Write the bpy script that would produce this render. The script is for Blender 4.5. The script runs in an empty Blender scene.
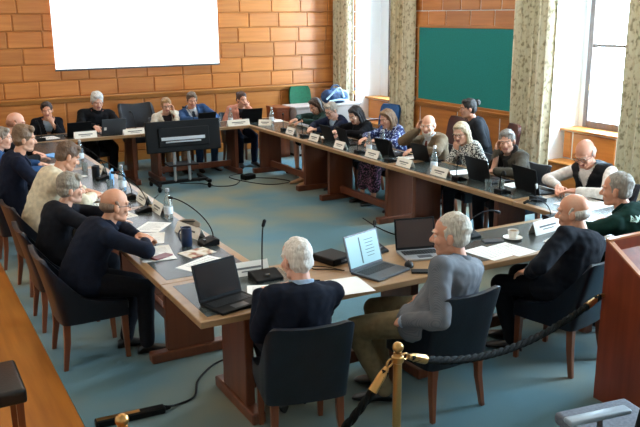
import bpy, bmesh, math, random
import numpy as np
from mathutils import Vector, Matrix, Quaternion
random.seed(7)
PI = math.pi
sc = bpy.context.scene
COL = sc.collection
R = math.radians

# ------------------------------------------------------------------ helpers
def V(*a): return Vector(a if len(a) > 1 else a[0])

def lin(h):
    if isinstance(h, str):
        h = [int(h[i:i+2], 16) / 255 for i in (0, 2, 4)]
        return tuple(c / 12.92 if c <= .04045 else ((c + .055) / 1.055) ** 2.4 for c in h)
    return tuple(h)

MATS = {}
def mat(name, color=(.5, .5, .5), rough=.6, metal=0, spec=.5, emit=None, estr=0, trans=0, alpha=1, sheen=0):
    m = bpy.data.materials.new(name); m.use_nodes = True
    b = m.node_tree.nodes['Principled BSDF']
    b.inputs['Base Color'].default_value = (*lin(color), 1)
    b.inputs['Roughness'].default_value = rough
    b.inputs['Metallic'].default_value = metal
    b.inputs['Specular IOR Level'].default_value = spec
    b.inputs['Transmission Weight'].default_value = trans
    b.inputs['Alpha'].default_value = alpha
    b.inputs['Sheen Weight'].default_value = sheen
    if emit:
        b.inputs['Emission Color'].default_value = (*lin(emit), 1)
        b.inputs['Emission Strength'].default_value = estr
    MATS[name] = m
    return m

def nt(m): return m.node_tree.nodes, m.node_tree.links, m.node_tree.nodes['Principled BSDF']

def noise_mat(name, c1, c2, scale=8, rough=.8, stretch=(1, 1, 1), detail=4, bump=0, lo=.35, hi=.65, metal=0, spec=.5, kind='noise', bscale=None, sheen=0, c3=None):
    """two colours mixed by a stretched noise in object space, with an optional bump"""
    m = mat(name, c1, rough, metal, spec, sheen=sheen); N, L, b = nt(m)
    tc = N.new('ShaderNodeTexCoord'); mp = N.new('ShaderNodeMapping'); mp.inputs['Scale'].default_value = stretch
    L.new(tc.outputs['Object'], mp.inputs['Vector'])
    if kind == 'voronoi':
        t = N.new('ShaderNodeTexVoronoi'); t.inputs['Scale'].default_value = scale; out = t.outputs['Distance']
    elif kind == 'wave':
        t = N.new('ShaderNodeTexWave'); t.inputs['Scale'].default_value = scale; t.inputs['Distortion'].default_value = 1.2; out = t.outputs['Fac']
    else:
        t = N.new('ShaderNodeTexNoise'); t.inputs['Scale'].default_value = scale; t.inputs['Detail'].default_value = detail; out = t.outputs['Fac']
    L.new(mp.outputs[0], t.inputs['Vector'])
    r = N.new('ShaderNodeValToRGB'); e = r.color_ramp.elements
    e[0].position, e[1].position = lo, hi
    e[0].color, e[1].color = (*lin(c1), 1), (*lin(c2), 1)
    if c3:
        k = e.new((lo + hi) / 2); k.color = (*lin(c3), 1)
    L.new(out, r.inputs[0]); L.new(r.outputs[0], b.inputs['Base Color'])
    if bump:
        t2 = N.new('ShaderNodeTexNoise'); t2.inputs['Scale'].default_value = bscale or scale * 3
        L.new(mp.outputs[0], t2.inputs['Vector'])
        bp = N.new('ShaderNodeBump'); bp.inputs['Strength'].default_value = bump; bp.inputs['Distance'].default_value = .01
        L.new(t2.outputs['Fac'], bp.inputs['Height']); L.new(bp.outputs[0], b.inputs['Normal'])
    return m

def wood(name, c1, c2, rough=.4, axis='x', scale=3, island=.0, spec=.5):
    st = {'x': (.6, 9, 9), 'y': (9, .6, 9), 'z': (9, 9, .6)}[axis]
    m = noise_mat(name, c1, c2, scale, rough, st, 5, lo=.3, hi=.72, spec=spec)
    if island:
        N, L, b = nt(m)
        g = N.new('ShaderNodeNewGeometry'); ma = N.new('ShaderNodeMapRange')
        ma.inputs['To Min'].default_value = 1 - island; ma.inputs['To Max'].default_value = 1 + island
        L.new(g.outputs['Random Per Island'], ma.inputs['Value'])
        mx = N.new('ShaderNodeVectorMath'); mx.operation = 'SCALE'
        src = b.inputs['Base Color'].links[0].from_socket
        L.new(src, mx.inputs[0]); L.new(ma.outputs[0], mx.inputs['Scale']); L.new(mx.outputs[0], b.inputs['Base Color'])
    return m

def props(o, label=None, cat=None, group=None, kind=None):
    if label: o['label'] = label
    if cat: o['category'] = cat
    if group: o['group'] = group
    if kind: o['kind'] = kind
    return o

def link(name, me, m=None, parent=None, loc=None, rz=None):
    o = bpy.data.objects.new(name, me); COL.objects.link(o)
    if m is not None and me is not None:
        for mm in (m if isinstance(m, (list, tuple)) else [m]): me.materials.append(mm)
    if parent: o.parent = parent
    if loc is not None: o.location = loc
    if rz is not None: o.rotation_euler = (0, 0, rz)
    return o

def build(name, bm, m, parent=None, loc=None, rz=None, smooth=None, bevel=0):
    me = bpy.data.meshes.new(name)
    bmesh.ops.recalc_face_normals(bm, faces=bm.faces)
    bm.to_mesh(me); bm.free()
    if smooth is not None:
        me.polygons.foreach_set('use_smooth', [True] * len(me.polygons))
        if smooth > 0: me.set_sharp_from_angle(angle=R(smooth))
    o = link(name, me, m, parent, loc, rz)
    if bevel:
        b = o.modifiers.new('bevel', 'BEVEL'); b.width = bevel; b.segments = 2; b.limit_method = 'ANGLE'
    return o

def empty(name, loc=(0, 0, 0), rz=0, **k):
    o = bpy.data.objects.new(name, None); COL.objects.link(o); o.location = loc; o.rotation_euler = (0, 0, rz)
    o.empty_display_size = .1
    return props(o, **k)

def copy_tree(o, parent=None):
    c = o.copy(); COL.objects.link(c); c.parent = parent
    for ch in list(o.children): copy_tree(ch, c)
    return c

def NB(): return bmesh.new()

def box(bm, c, s, rz=0, M=None):
    T = Matrix.Translation(c) @ Matrix.Rotation(rz, 4, 'Z') @ Matrix.Diagonal((*s, 1))
    if M is not None: T = M @ T
    bmesh.ops.create_cube(bm, size=1, matrix=T); return bm

def bx(bm, x0, x1, y0, y1, z0, z1): return box(bm, ((x0+x1)/2, (y0+y1)/2, (z0+z1)/2), (abs(x1-x0), abs(y1-y0), abs(z1-z0)))

def frame_of(d):
    d = Vector(d).normalized(); a = Vector((0, 0, 1)) if abs(d.z) < .9 else Vector((0, 1, 0))
    x = d.cross(a).normalized(); return x, x.cross(d).normalized(), d

def loft(bm, rings, cap=True, closed=True):
    vs = [[bm.verts.new(p) for p in r] for r in rings]; n = len(rings[0])
    for a, b in zip(vs, vs[1:]):
        for i in range(n if closed else n - 1):
            j = (i + 1) % n; bm.faces.new((a[i], a[j], b[j], b[i]))
    if cap:
        bm.faces.new(vs[0][::-1]); bm.faces.new(vs[-1])
    return bm

def ring(c, x, y, rx, ry, n=14): return [Vector(c) + x * (rx * math.cos(2*PI*i/n)) + y * (ry * math.sin(2*PI*i/n)) for i in range(n)]

def tube(bm, pts, r, n=8, cap=True):
    pts = [Vector(p) for p in pts]; rings = []; x = None
    for i, p in enumerate(pts):
        d = (pts[min(i+1, len(pts)-1)] - pts[max(i-1, 0)]).normalized()
        if x is None: x, y, _ = frame_of(d)
        else:
            x = (x - d * x.dot(d)).normalized(); y = x.cross(d)
        rr = r[i] if isinstance(r, (list, tuple)) else r
        rings.append(ring(p, x, y, rr, rr, n))
    return loft(bm, rings, cap)

def bez(p0, p1, p2, p3, n=12):
    P = [Vector(p) for p in (p0, p1, p2, p3)]; out = []
    for i in range(n + 1):
        t = i / n; u = 1 - t
        out.append(P[0]*u**3 + P[1]*3*u*u*t + P[2]*3*u*t*t + P[3]*t**3)
    return out

def spline(pts, n=8):
    """Catmull-Rom through the points"""
    P = [Vector(p) for p in pts]; P = [P[0]*2-P[1]] + P + [P[-1]*2-P[-2]]; out = []
    for k in range(1, len(P)-2):
        a, b, c, d = P[k-1:k+3]
        for i in range(n):
            t = i/n
            out.append(.5*((b*2)+(c-a)*t+(a*2-b*5+c*4-d)*t*t+(b*3-a-c*3+d)*t**3))
    out.append(P[-2]); return out

def lathe(bm, prof, n=20, c=(0, 0, 0)):
    X, Y = Vector((1, 0, 0)), Vector((0, 1, 0))
    return loft(bm, [ring(Vector(c) + Vector((0, 0, z)), X, Y, max(r, 1e-4), max(r, 1e-4), n) for r, z in prof])

def ell(bm, c, r, M=None, sub=3):
    T = Matrix.Translation(c) @ Matrix.Diagonal((*r, 1))
    if M is not None: T = M @ T
    bmesh.ops.create_icosphere(bm, subdivisions=sub, radius=1, matrix=T); return bm

def cap(bm, p0, p1, r0, r1=None, n=14):
    """tapered capsule"""
    r1 = r0 if r1 is None else r1
    p0, p1 = Vector(p0), Vector(p1)
    d = p1 - p0
    if d.length < 1e-5: d = Vector((0, 0, 1e-4)); p1 = p0 + d
    x, y, d = frame_of(d); rings = []
    for a in (-85, -55, -25, 0): rings.append(ring(p0 + d*(r0*math.sin(R(a))), x, y, r0*math.cos(R(a)), r0*math.cos(R(a)), n))
    for a in (0, 25, 55, 85): rings.append(ring(p1 + d*(r1*math.sin(R(a))), x, y, r1*math.cos(R(a)), r1*math.cos(R(a)), n))
    return loft(bm, rings)

CLOUD = {}
def cloud(s):
    if s not in CLOUD:
        t = bpy.data.textures.new('fold', 'CLOUDS'); t.noise_scale = s; t.noise_depth = 1; CLOUD[s] = t
    return CLOUD[s]

def remesh(bm, name, voxel, smooth=3, disp=0, dscale=.1, post=None):
    """one continuous skin over everything in bm"""
    me = bpy.data.meshes.new('tmp'); bmesh.ops.recalc_face_normals(bm, faces=bm.faces); bm.to_mesh(me); bm.free()
    o = bpy.data.objects.new('tmp', me); COL.objects.link(o); o.location = (random.uniform(-9, 9), random.uniform(-9, 9), 0)
    m = o.modifiers.new('r', 'REMESH'); m.mode = 'VOXEL'; m.voxel_size = voxel
    if smooth:
        m = o.modifiers.new('s', 'SMOOTH'); m.factor = .5; m.iterations = smooth
    if disp:
        m = o.modifiers.new('d', 'DISPLACE'); m.texture = cloud(dscale); m.strength = disp; m.mid_level = .5; m.texture_coords = 'GLOBAL'
    dg = bpy.context.evaluated_depsgraph_get()
    out = bpy.data.meshes.new_from_object(o.evaluated_get(dg)); out.name = name
    bpy.data.objects.remove(o); bpy.data.meshes.remove(me)
    if post:
        b2 = bmesh.new(); b2.from_mesh(out); post(b2); b2.to_mesh(out); b2.free()
    out.polygons.foreach_set('use_smooth', [True] * len(out.polygons))
    return out

def shell_of(me, pred, off, thick=.004, name='lapel'):
    """a thin layer lying on the faces of me that pred picks (lapels, ties, bands)"""
    b = bmesh.new(); b.from_mesh(me); b.normal_update()
    bmesh.ops.delete(b, geom=[f for f in b.faces if not pred(f.calc_center_median(), f.normal)], context='FACES')
    if not b.faces: b.free(); return None
    left, isl = set(b.faces), []
    while left:
        st = [left.pop()]; g = []
        while st:
            f = st.pop(); g.append(f)
            for e in f.edges:
                for h in e.link_faces:
                    if h in left: left.discard(h); st.append(h)
        isl.append(g)
    isl.sort(key=len, reverse=True)
    bmesh.ops.delete(b, geom=[f for i, g in enumerate(isl) if i > 1 or len(g) < .3*len(isl[0]) for f in g], context='FACES')
    b.normal_update()
    for v in b.verts: v.co += v.normal * off
    bmesh.ops.solidify(b, geom=b.faces[:], thickness=-thick)
    out = bpy.data.meshes.new(name); b.to_mesh(out); b.free()
    out.polygons.foreach_set('use_smooth', [True] * len(out.polygons))
    return out

# ------------------------------------------------------------------ materials
PANEL = wood('panelling', 'aa6427', 'c27c3a', .38, 'x', 2.2, .13)
PANEL_S = wood('panelling_side', 'b06a2a', 'c8823e', .38, 'y', 2.2, .13)
PANEL_BASE = wood('panelling_ground', '8a5220', 'a4672c', .42, 'x', 2)
RAILW = wood('rail_wood', 'a8672a', 'bf7f3a', .35, 'x', 2)
RAILW_S = wood('rail_wood_side', 'a8672a', 'bf7f3a', .35, 'y', 2)
TABLEW = wood('table_wood_length', '8a6a48', 'a2805c', .28, 'y', 2)
TABLEW_X = wood('table_wood_across', '8a6a48', 'a2805c', .28, 'x', 2)
TABLELEG = wood('table_leg_wood', '5c3220', '713f27', .35, 'z', 2)
LEATHER_TOP = noise_mat('table_leather', '394040', '3e4646', 60, .26, bump=.05, bscale=200)
CHAIRLEG = wood('chair_leg_wood', '5a2f1c', '7a4528', .3, 'z', 3)
NAVY = noise_mat('navy_leather', '090f19', '0e1622', 12, .38, bump=.08, bscale=90, spec=.35)
LECT = wood('lectern_wood', '6e2c16', '833a20', .32, 'z', 2.5)
LECT_E = wood('lectern_edge', 'a8683f', 'b8794c', .3, 'x', 2.5)
FLOORW = wood('floor_wood', '9c5d22', 'bd7a34', .28, 'y', 1.6, .1)
WHITE = mat('white_paint', 'e9ebec', .6)
CEIL = mat('ceiling_paint', 'e6dfd2', .8)
BLACK = mat('black_plastic', '040506', .55, spec=.18)
DARK = mat('dark_plastic', '0a0b0d', .6, spec=.18)
GREYM = mat('grey_metal', '5a5d60', .35, .9)
SILVER = mat('silver_metal', 'c2c6ca', .3, .8)
BRASS = mat('brass', 'b8905a', .28, 1)
CHROME = mat('chrome', 'd8d4cc', .15, 1)
PAPER = mat('paper', 'ecebe6', .85)
CARD = mat('card', 'f2efe6', .8)
INK = mat('print_grey', '6f6f6f', .9)
GLASS = mat('glass', 'e8f2f2', .05, trans=1)
WATERG = mat('bottle_glass', 'd6e6e6', .06, trans=.85, alpha=.75)
SCREEN_OFF = mat('screen_dark', '0a0b0c', .25)
SCREEN_BROWN = mat('screen_brownish', '2a1612', .3)
GREENB = noise_mat('green_felt', '167c76', '1a8a86', 60, .9, bump=.05)
CARPET = noise_mat('carpet', '5f808c', '8b8b78', .75, .95, (1, 1, 1), 3, lo=.42, hi=.68, bump=.35, bscale=260, spec=.1)  # broad tan patches in the teal paint a soft shadow pattern into the colour
CURT = noise_mat('curtain_cloth', 'e8dfc4', 'ab9e80', 24, .9, (1, 1, .7), 2, lo=.46, hi=.66, bump=.0, c3='dccfae')
SKIN = {}
def skin(h):
    if h not in SKIN:
        SKIN[h] = noise_mat('skin', tuple(c*.8 + d*.2 for c, d in zip(lin(h), lin('ecd0c0'))), tuple(min(1, c*k) for c, k in zip(lin(h), (1.04, .93, .90))), 14, .5, lo=.3, hi=.75, spec=.4)
    return SKIN[h]
LIP = mat('lip', 'a8625a', .45)
EYEW = mat('eye_white', 'cfc6bc', .3)
IRIS = mat('iris', '2a211c', .15)
CL = {}
def cloth(h, rough=.9, var=.14):
    if h not in CL:
        c = lin(h); CL[h] = noise_mat('cloth', tuple(x*(1-var) for x in c), tuple(min(1, x*(1+var)) for x in c), 26, rough, bump=.15, bscale=300, sheen=.0, spec=.15)
    return CL[h]
HAIRM = {}
def hairm(a, b):
    if (a, b) not in HAIRM: HAIRM[(a, b)] = noise_mat('hair', a, b, 30, .55, (3, 3, .5), 4, bump=.5, bscale=60, lo=.3, hi=.7)
    return HAIRM[(a, b)]
PATT = {
 'bw': noise_mat('black_white_print', '15161a', 'd9d8d0', 62, .85, lo=.47, hi=.53, detail=1),
 'blue': noise_mat('blue_white_print', '16245a', 'b9c8e0', 34, .8, lo=.5, hi=.6, detail=1, c3='2a4aa0'),
 'floral': noise_mat('dark_floral_print', '17131f', '8a5a78', 45, .85, lo=.5, hi=.62, detail=1),
 'tweed': noise_mat('tweed', '5a4a38', '7a6850', 120, .95, lo=.3, hi=.7),
 'stripe': noise_mat('striped_shirt', '5a5e65', '686c73', 60, .85, (1, .05, .05), kind='wave', lo=.3, hi=.7),
}

# ------------------------------------------------------------------ people
def ik(a, b, l1, l2, pole):
    a, b = Vector(a), Vector(b); d = b - a; L = d.length
    if L > (l1 + l2) * .995:
        k = L / ((l1 + l2) * .995); l1 *= k; l2 *= k
    if L < abs(l1 - l2) * 1.05 + .02: L = abs(l1 - l2) * 1.05 + .02
    u = d.normalized(); p = Vector(pole); p = (p - u * p.dot(u)).normalized()
    c = (l1*l1 + L*L - l2*l2) / (2*L); h = math.sqrt(max(l1*l1 - c*c, 0))
    return a + u*c + p*h

def pos_low(h): return Vector(h[0]).z < .74
def arm_ik(a, b, l1, l2, pole, zmin, edge):
    """elbow that keeps the forearm above the table top where it is over the table"""
    b = Vector(b)
    def low(q):
        if zmin < 0: return 0
        if q.y >= edge: return max(0, zmin - q.z)
        t = (edge - q.y) / max(1e-3, b.y - q.y); return max(0, .80 - (q.z + (b.z - q.z)*t)) + max(0, .62 - q.z)
    e = ik(a, b, l1, l2, pole)
    if low(e) <= 0: return e
    ax = (b - Vector(a)).normalized(); best = None
    for k in range(72):
        q = ik(a, b, l1, l2, Matrix.Rotation(2*PI*k/72, 3, ax) @ Vector(pole)); c = low(q)*12 + (q - e).length
        if best is None or c < best[0]: best = (c, q)
    return best[1]
TORSO = [(0, .172, .125), (.12, .172, .124), (.28, .158, .114), (.45, .158, .112), (.65, .174, .120), (.80, .190, .118), (.89, .186, .106), (.95, .125, .088), (1.0, .064, .060)]

def person(label, loc, yaw, head, look=(0, 0, 0), s=.93, w=1, belly=0, twist=0, sk='c98f6d', hair=('short', '3a2a20', '5a4030'),
           top=None, low=None, hands=('table', 'table'), feet=None, near=False, glasses=None, beard=None, group=None, shoes='0c0c0e', hand_y=.48, edge=.30, extra=None, skirt=None, table=.75, backpack=None):
    yr = -R(yaw); Rz = Matrix.Rotation(-yr, 3, 'Z')
    Hc = Rz @ (Vector(head) - Vector((*loc, 0)))
    Mrot = Matrix.Rotation(R(look[0]), 3, 'Z') @ Matrix.Rotation(-R(look[1]), 3, 'X') @ Matrix.Rotation(R(look[2]), 3, 'Y')
    Mhalf = Matrix.Rotation(R(look[0]*.4), 3, 'Z') @ Matrix.Rotation(-R(look[1]*.5), 3, 'X')
    Mh = Matrix.Translation(Hc) @ Mrot.to_4x4() @ Matrix.Scale(s, 4)
    Mhi = Mh.inverted()
    P = Vector((0, 0, .482 + .108*s + (.012 if skirt else 0)))
    N = Hc + Mhalf @ Vector((0, -.050, -.128)) * s
    ctrl = P.lerp(N, .5) + Vector((0, -.06*s, .05*s))
    def sp(t):
        u = 1 - t; return P*u*u + ctrl*2*u*t + N*t*t
    def fr(t):
        u = 1 - t; d = ((ctrl-P)*u + (N-ctrl)*t).normalized()
        x = Matrix.Rotation(R(twist*t), 3, 'Z') @ Vector((1, 0, 0)); x = (x - d*x.dot(d)).normalized()
        return x, d.cross(x), d            # right, front, up
    def torso(bm, off=0, k=1, t0=0, t1=1):
        rings = []
        for t, rx, ry in TORSO:
            if t < t0 or t > t1: continue
            x, y, d = fr(t); b = belly * math.exp(-((t-.25)/.22)**2)
            rings.append(ring(sp(t) + y*b*.6*s, x, y, rx*s*w*k + off, (ry*s + b*.6*s)*k + off, 18))
        loft(bm, rings)
        if t0 == 0: ell(bm, P + Vector((0, 0, -.0)), (.170*s*w*k + off, .125*s*k + off, .080*s*k + off*.6))
    xs, ys, ds = fr(.88); S = sp(.88)
    C0, C1 = NB(), None
    arms = []
    for i, sd in enumerate((-1, 1)):
        sh = S + xs*(sd*.182*s*w) - ds*.022*s
        h = hands[i]; pole = Vector((sd*.45, -.3, -.8)); zmin = .815
        if h == 'table': h = (Vector((sd*.17, hand_y, table+.056)), Vector((-sd*.5, 1, -.10)), Vector((0, 0, -1)), 13)
        elif h == 'type': h = (Vector((sd*.10, hand_y, table+.078)), Vector((-sd*.15, 1, -.10)), Vector((0, 0, -1)), 22)
        elif h == 'fold': h = (Vector((sd*.075, hand_y, table+.060)), Vector((-sd*.8, .6, -.05)), Vector((0, 0, -1)), 20)
        elif h == 'lap': h = (Vector((sd*.11, .26, .665)), Vector((-sd*.5, 1, 0)), Vector((0, 0, -1)), 25)
        elif h == 'chin':
            h = (Mh @ Vector((sd*.040, .082, -.135)), Mrot @ Vector((-sd*.25, .10, 1)), Mrot @ Vector((-sd*.35, -1, .1)), 62); pole = Vector((sd*.45, .25, -1))
        elif h == 'cheek':
            h = (Mh @ Vector((sd*.105, .03, -.045)), Mrot @ Vector((sd*.05, -.15, 1)), Mrot @ Vector((-sd*1, -.1, 0)), 40); pole = Vector((sd*.3, .5, -1))
        elif h == 'temple':
            h = (Mh @ Vector((sd*.125, .0, -.01)), Mrot @ Vector((-sd*.1, -.25, 1)), Mrot @ Vector((-sd*1, 0, .1)), 35); pole = Vector((sd*.9, .2, -.8))
        elif h == 'mouth':
            h = (Mh @ Vector((sd*.030, .125, -.075)), Mrot @ Vector((-sd*.55, .05, 1)), Mrot @ Vector((-sd*.15, -1, 0)), 45); pole = Vector((sd*.5, .2, -1))
        if len(h) > 4: pole = Vector(h[4])
        if pos_low(h) or len(h) > 5: zmin = -9
        pos, d, n = Vector(h[0]), Vector(h[1]).normalized(), Vector(h[2]); n = (n - d*n.dot(d)).normalized(); curl = h[3]
        wr = pos - d*.05*s
        el = arm_ik(sh, wr, .285*s, .25*s, pole, zmin, edge)
        arms.append((sd, sh, el, wr, pos, d, n, curl))
    legs = []
    for i, sd in enumerate((-1, 1)):
        hp = P + Vector((sd*.088*s*w, .02, -.015)); f = (feet or (None, None))[i] or (Vector((sd*.12, .40, .085)), Vector((sd*.2, 1, 0)))
        an = Vector(f[0]); kn = ik(hp, an, .42*s, .41*s, f[2] if len(f) > 2 else (sd*.12, .8, .9))
        legs.append((sd, hp, kn, an, Vector(f[1]).normalized()))
    # ---- body: one continuous surface
    bm = NB(); torso(bm, -.012, .86)
    for sd, sh, el, wr, pos, d, n, curl in arms:
        cap(bm, S - ds*.01, sh, .060*s, .052*s); cap(bm, sh, el, .043*s, .036*s); cap(bm, el, wr, .037*s, .026*s)
        lat = d.cross(n); ell(bm, (0, 0, 0), (.042*s, .052*s, .019*s), Matrix.Translation(pos) @ Matrix((lat, d, n)).transposed().to_4x4(), 2)
        cap(bm, wr, pos, .026*s, .024*s)
        for k, (o, ln) in enumerate(((-.030, .062), (-.010, .080), (.011, .085), (.031, .074))):
            o *= sd; ln *= s
            b0 = pos + d*.032*s + lat*o*s; rot = lambda v, a: Matrix.Rotation(a, 3, lat) @ v
            a1 = R(curl); d1 = (rot(d, a1) + lat*o*2.2).normalized(); b1 = b0 + d1*ln*.58 + d1*.012; d2 = rot(d1, a1*1.1); b2 = b1 + d2*ln*.5
            cap(bm, b0, b1, .0098*s, .0090*s, 8); cap(bm, b1, b2, .0090*s, .0078*s, 8)
        tl = lat*sd; t0 = pos - d*.022*s + tl*.028*s; t1 = t0 + (d*.55 + tl*.75 + n*(.12 if curl < 25 else .35)).normalized()*.042*s; t2 = t1 + (d*.95 + tl*.15 + n*(.12 if curl < 25 else .4)).normalized()*.034*s
        cap(bm, t0, t1, .0135*s, .011*s, 8); cap(bm, t1, t2, .0108*s, .009*s, 8)
    bare = skirt is not None
    for sd, hp, kn, an, fd in legs:
        k = .9 if bare else .72
        cap(bm, hp, kn, .078*s*k, .056*s*k); cap(bm, kn, kn.lerp(an, .35), .054*s*k, .052*s*k); cap(bm, kn.lerp(an, .35), an, .052*s*k, .036*s*k)
        cap(bm, an - Vector((0, 0, .02)), an + fd*.10 - Vector((0, 0, .062)), .030*s, .017*s)
    neck0 = Mh @ Vector((0, -.02, -.06)); cap(bm, N - ds*.03, neck0, .058*s, .054*s)
    H = lambda *p: Mh @ Vector(p)
    ell(bm, (0, -.010, .046), (.075, .096, .084), Mh); ell(bm, (0, .026, -.018), (.063, .066, .088), Mh)
    ell(bm, (0, .050, -.083), (.040, .036, .030), Mh); cap(bm, H(-.040, .0, -.066), H(-.014, .062, -.088), .026*s, .022*s); cap(bm, H(.040, .0, -.066), H(.014, .062, -.088), .026*s, .022*s)
    cap(bm, H(0, .086, .012), H(0, .108, -.022), .010*s, .0145*s, 10); cap(bm, H(-.013, .098, -.025), H(.013, .098, -.025), .009*s, n=8)
    for q in (-1, 1):
        cap(bm, H(q*.012, .088, .031), H(q*.046, .071, .032), .0112*s, .0105*s, 8); cap(bm, H(q*.020, .079, -.004), H(q*.042, .072, -.003), .0075*s, .007*s, 8)
        ell(bm, (q*.040, .066, -.020), (.024, .022, .024), Mh, 2)
        ell(bm, (q*.079, -.008, -.004), (.011, .021, .033), Mh, 2)
    cap(bm, H(-.022, .083, -.050), H(.022, .083, -.050), .0085*s, n=8); cap(bm, H(-.018, .083, -.060), H(.018, .083, -.060), .0095*s, n=8)
    def paint(b):
        for f in b.faces:
            c = Mhi @ f.calc_center_median()
            f.material_index = 1 if (abs(c.x) < .026 and c.y > .084 and -.066 < c.z < -.044) else 0
        for q in (-1, 1):
            r = bmesh.ops.create_icosphere(b, subdivisions=2, radius=.0108*s, matrix=Matrix.Translation(H(q*.030, .0775, .010)))
            for f in {f for v in r['verts'] for f in v.link_faces}:
                c = Mhi @ f.calc_center_median() - Vector((q*.030, .0775, .010)); f.material_index = 0 if c.z > .0035 or c.z < -.0065 else 3 if c.y > .0060 and abs(c.x) < .0062 else 2
            n0 = len(b.faces); cap(b, H(q*.014, .0985, .031), H(q*.046, .0815, .035), .0040*s, .003*s, 6); b.faces.ensure_lookup_table()
            for f in b.faces[n0:]: f.material_index = 4
    vox = .0052 if near else .0068
    me = remesh(bm, 'person', vox, 2, post=paint)
    hm = hairm(hair[1], hair[2])
    body = link('person', me, [skin(sk), LIP, EYEW, IRIS, hm], None, (*loc, 0), yr)
    props(body, label, 'person', group)
    def child(name, me, m): return link(name, me, m, body) if me else None
    # ---- hair
    bm = NB(); st = hair[0]
    def shortcap(gx=0, front=-.022): ell(bm, (0, front, .054), (.082+gx, .098, .088), Mh); ell(bm, (0, -.048, .002), (.079+gx, .062, .070), Mh)
    if st in ('short', 'full', 'crop'):
        shortcap({'short': 0, 'full': .010, 'crop': -.003}[st], -.016 if st != 'crop' else -.024)
        for q in (-1, 1): cap(bm, H(q*.072, .018, .045), H(q*.074, .012, .0), .012*s, .007*s, 8)
        if st == 'full': ell(bm, (.01, .055, .105), (.062, .040, .034), Mh); ell(bm, (0, -.02, .085), (.084, .090, .070), Mh)
        if st == 'short': ell(bm, (.008, .052, .100), (.058, .034, .028), Mh)
    elif st == 'fringe':
        ell(bm, (0, -.040, .004), (.0815, .073, .052), Mh)
        for q in (-1, 1): cap(bm, H(q*.073, -.01, .045), H(q*.074, .012, .01), .012*s, .008*s, 8)
    elif st in ('long', 'bob', 'pony', 'bun'):
        shortcap(.006, -.018); ell(bm, (0, .040, .098), (.062, .044, .034), Mh)
        if st in ('long', 'bob'):
            L = .24 if st == 'long' else .13
            for q in (-1, 1):
                tube(bm, [H(q*.034, .058, .110), H(q*.068, .026, .066), H(q*.080, .002, -.01), H(q*.082, .002, -.02 - L*.5), H(q*.078, .030, -.02 - L)], [.016*s, .017*s, .018*s, .022*s, .010*s], 8)
                tube(bm, [H(q*.06, -.03, .06), H(q*.076, -.030, -.03), H(q*.074, -.045, -.02 - L*.6), H(q*.064, -.050, -.05 - L)], [.03*s, .030*s, .032*s, .014*s], 8)
            tube(bm, [H(0, -.085, .06), H(0, -.105, -.03), H(0, -.105, -.02 - L*.6), H(0, -.09, -.06 - L)], [.05*s, .055*s, .055*s, .02*s], 8)
        elif st == 'bun': ell(bm, (0, -.118, .075), (.048, .042, .046), Mh)
        else: tube(bm, [H(0, -.10, .05), H(0, -.135, .01), H(.01, -.13, -.08), H(.01, -.11, -.17)], [.025*s, .03*s, .026*s, .008*s], 8)
    if st != 'bald':
        child('hair', remesh(bm, 'hair', .0055, 2, .012 if st != 'fringe' else .006, .035), hm)
    else: bm.free()
    if beard:
        bm = NB(); ell(bm, (0, .045, -.082), (.050, .046, .040), Mh)
        for q in (-1, 1): cap(bm, H(q*.064, .015, -.02), H(q*.04, .055, -.075), .016*s, .02*s)
        child('beard', remesh(bm, 'beard', .0055, 2, .006, .03), hairm(*beard))
    if glasses:
        bm = NB()
        for q in (-1, 1):
            pts = [H(q*.033 + .024*math.cos(a), .1035 - .006*abs(math.cos(a)), .010 + .018*math.sin(a)) for a in [2*PI*i/14 for i in range(15)]]
            tube(bm, pts, .0024*s, 6)
            tube(bm, [H(q*.057, .098, .014), H(q*.079, .06, .014), H(q*.084, -.005, .012)], .0022*s, 6)
        tube(bm, [H(-.010, .104, .012), H(0, .110, .015), H(.010, .104, .012)], .0022*s, 6)
        build('glasses', bm, glasses, body, smooth=60)
    # ---- clothes
    tp = top or {}; off = tp.get('off', .016 if tp.get('v') else .013); m_top = tp.get('m')
    Cx, Cy, Cz = fr(.9)
    def chest(p): q = p - N; return q.dot(Cx), q.dot(Cy), q.dot(Cz)
    def sleeve(bm, o, frac=1.0):
        for sd, sh, el, wr, pos, d, n, curl in arms:
            cap(bm, N - ds*.035*s, sh, .048*s + o, .056*s + o); cap(bm, S - ds*.02, sh, .066*s + o, .060*s + o); cap(bm, sh, el, .054*s + o, .047*s + o)
            e = el.lerp(wr, frac) ; cap(bm, el, e, .046*s + o, (.046 - .012*frac)*s + o)
    vd = tp.get('v', 0)
    if tp.get('under'):
        bm = NB(); torso(bm, off - (.014 if tp.get('sleeves') == 'under' else .022), t0=0 if tp.get('sleeves') == 'under' else .45)
        if tp.get('sleeves') == 'under': sleeve(bm, off - .012, tp.get('frac', .97))
        child('shirt', remesh(bm, 'shirt', .009, 3, .006, .09), tp['under'])
    bm = NB(); torso(bm, off)
    if tp.get('sleeves') != 'under': sleeve(bm, off - .003, tp.get('frac', .97))
    else:
        for a_ in arms: cap(bm, N - ds*.04*s, (a_[1]).lerp(S, .22), .055*s + off, .066*s + off)
    hem = tp.get('hem', .22 if tp.get('v') and tp.get('name') != 'vest' else .10)
    if hem:
        for sd, hp, kn, an, fd in legs: cap(bm, hp, hp.lerp(kn, hem), .092*s*w + off, .085*s*w + off)
    vx = lambda z, k=1: .085*s*k*(1 + z/(vd*s)) if vd else 0
    def opening(b):
        if vd:
            kill = []
            for f in b.faces:
                x, y, z = chest(f.calc_center_median())
                if y > .0 and -vd*s < z < .06 and abs(x) < vx(z): kill.append(f)
            bmesh.ops.delete(b, geom=kill, context='FACES')
    full = remesh(bm, tp.get('name', 'jacket'), .0085 if near else .0105, 9 if near else 6, tp.get('fold', .020), .085)
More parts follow.
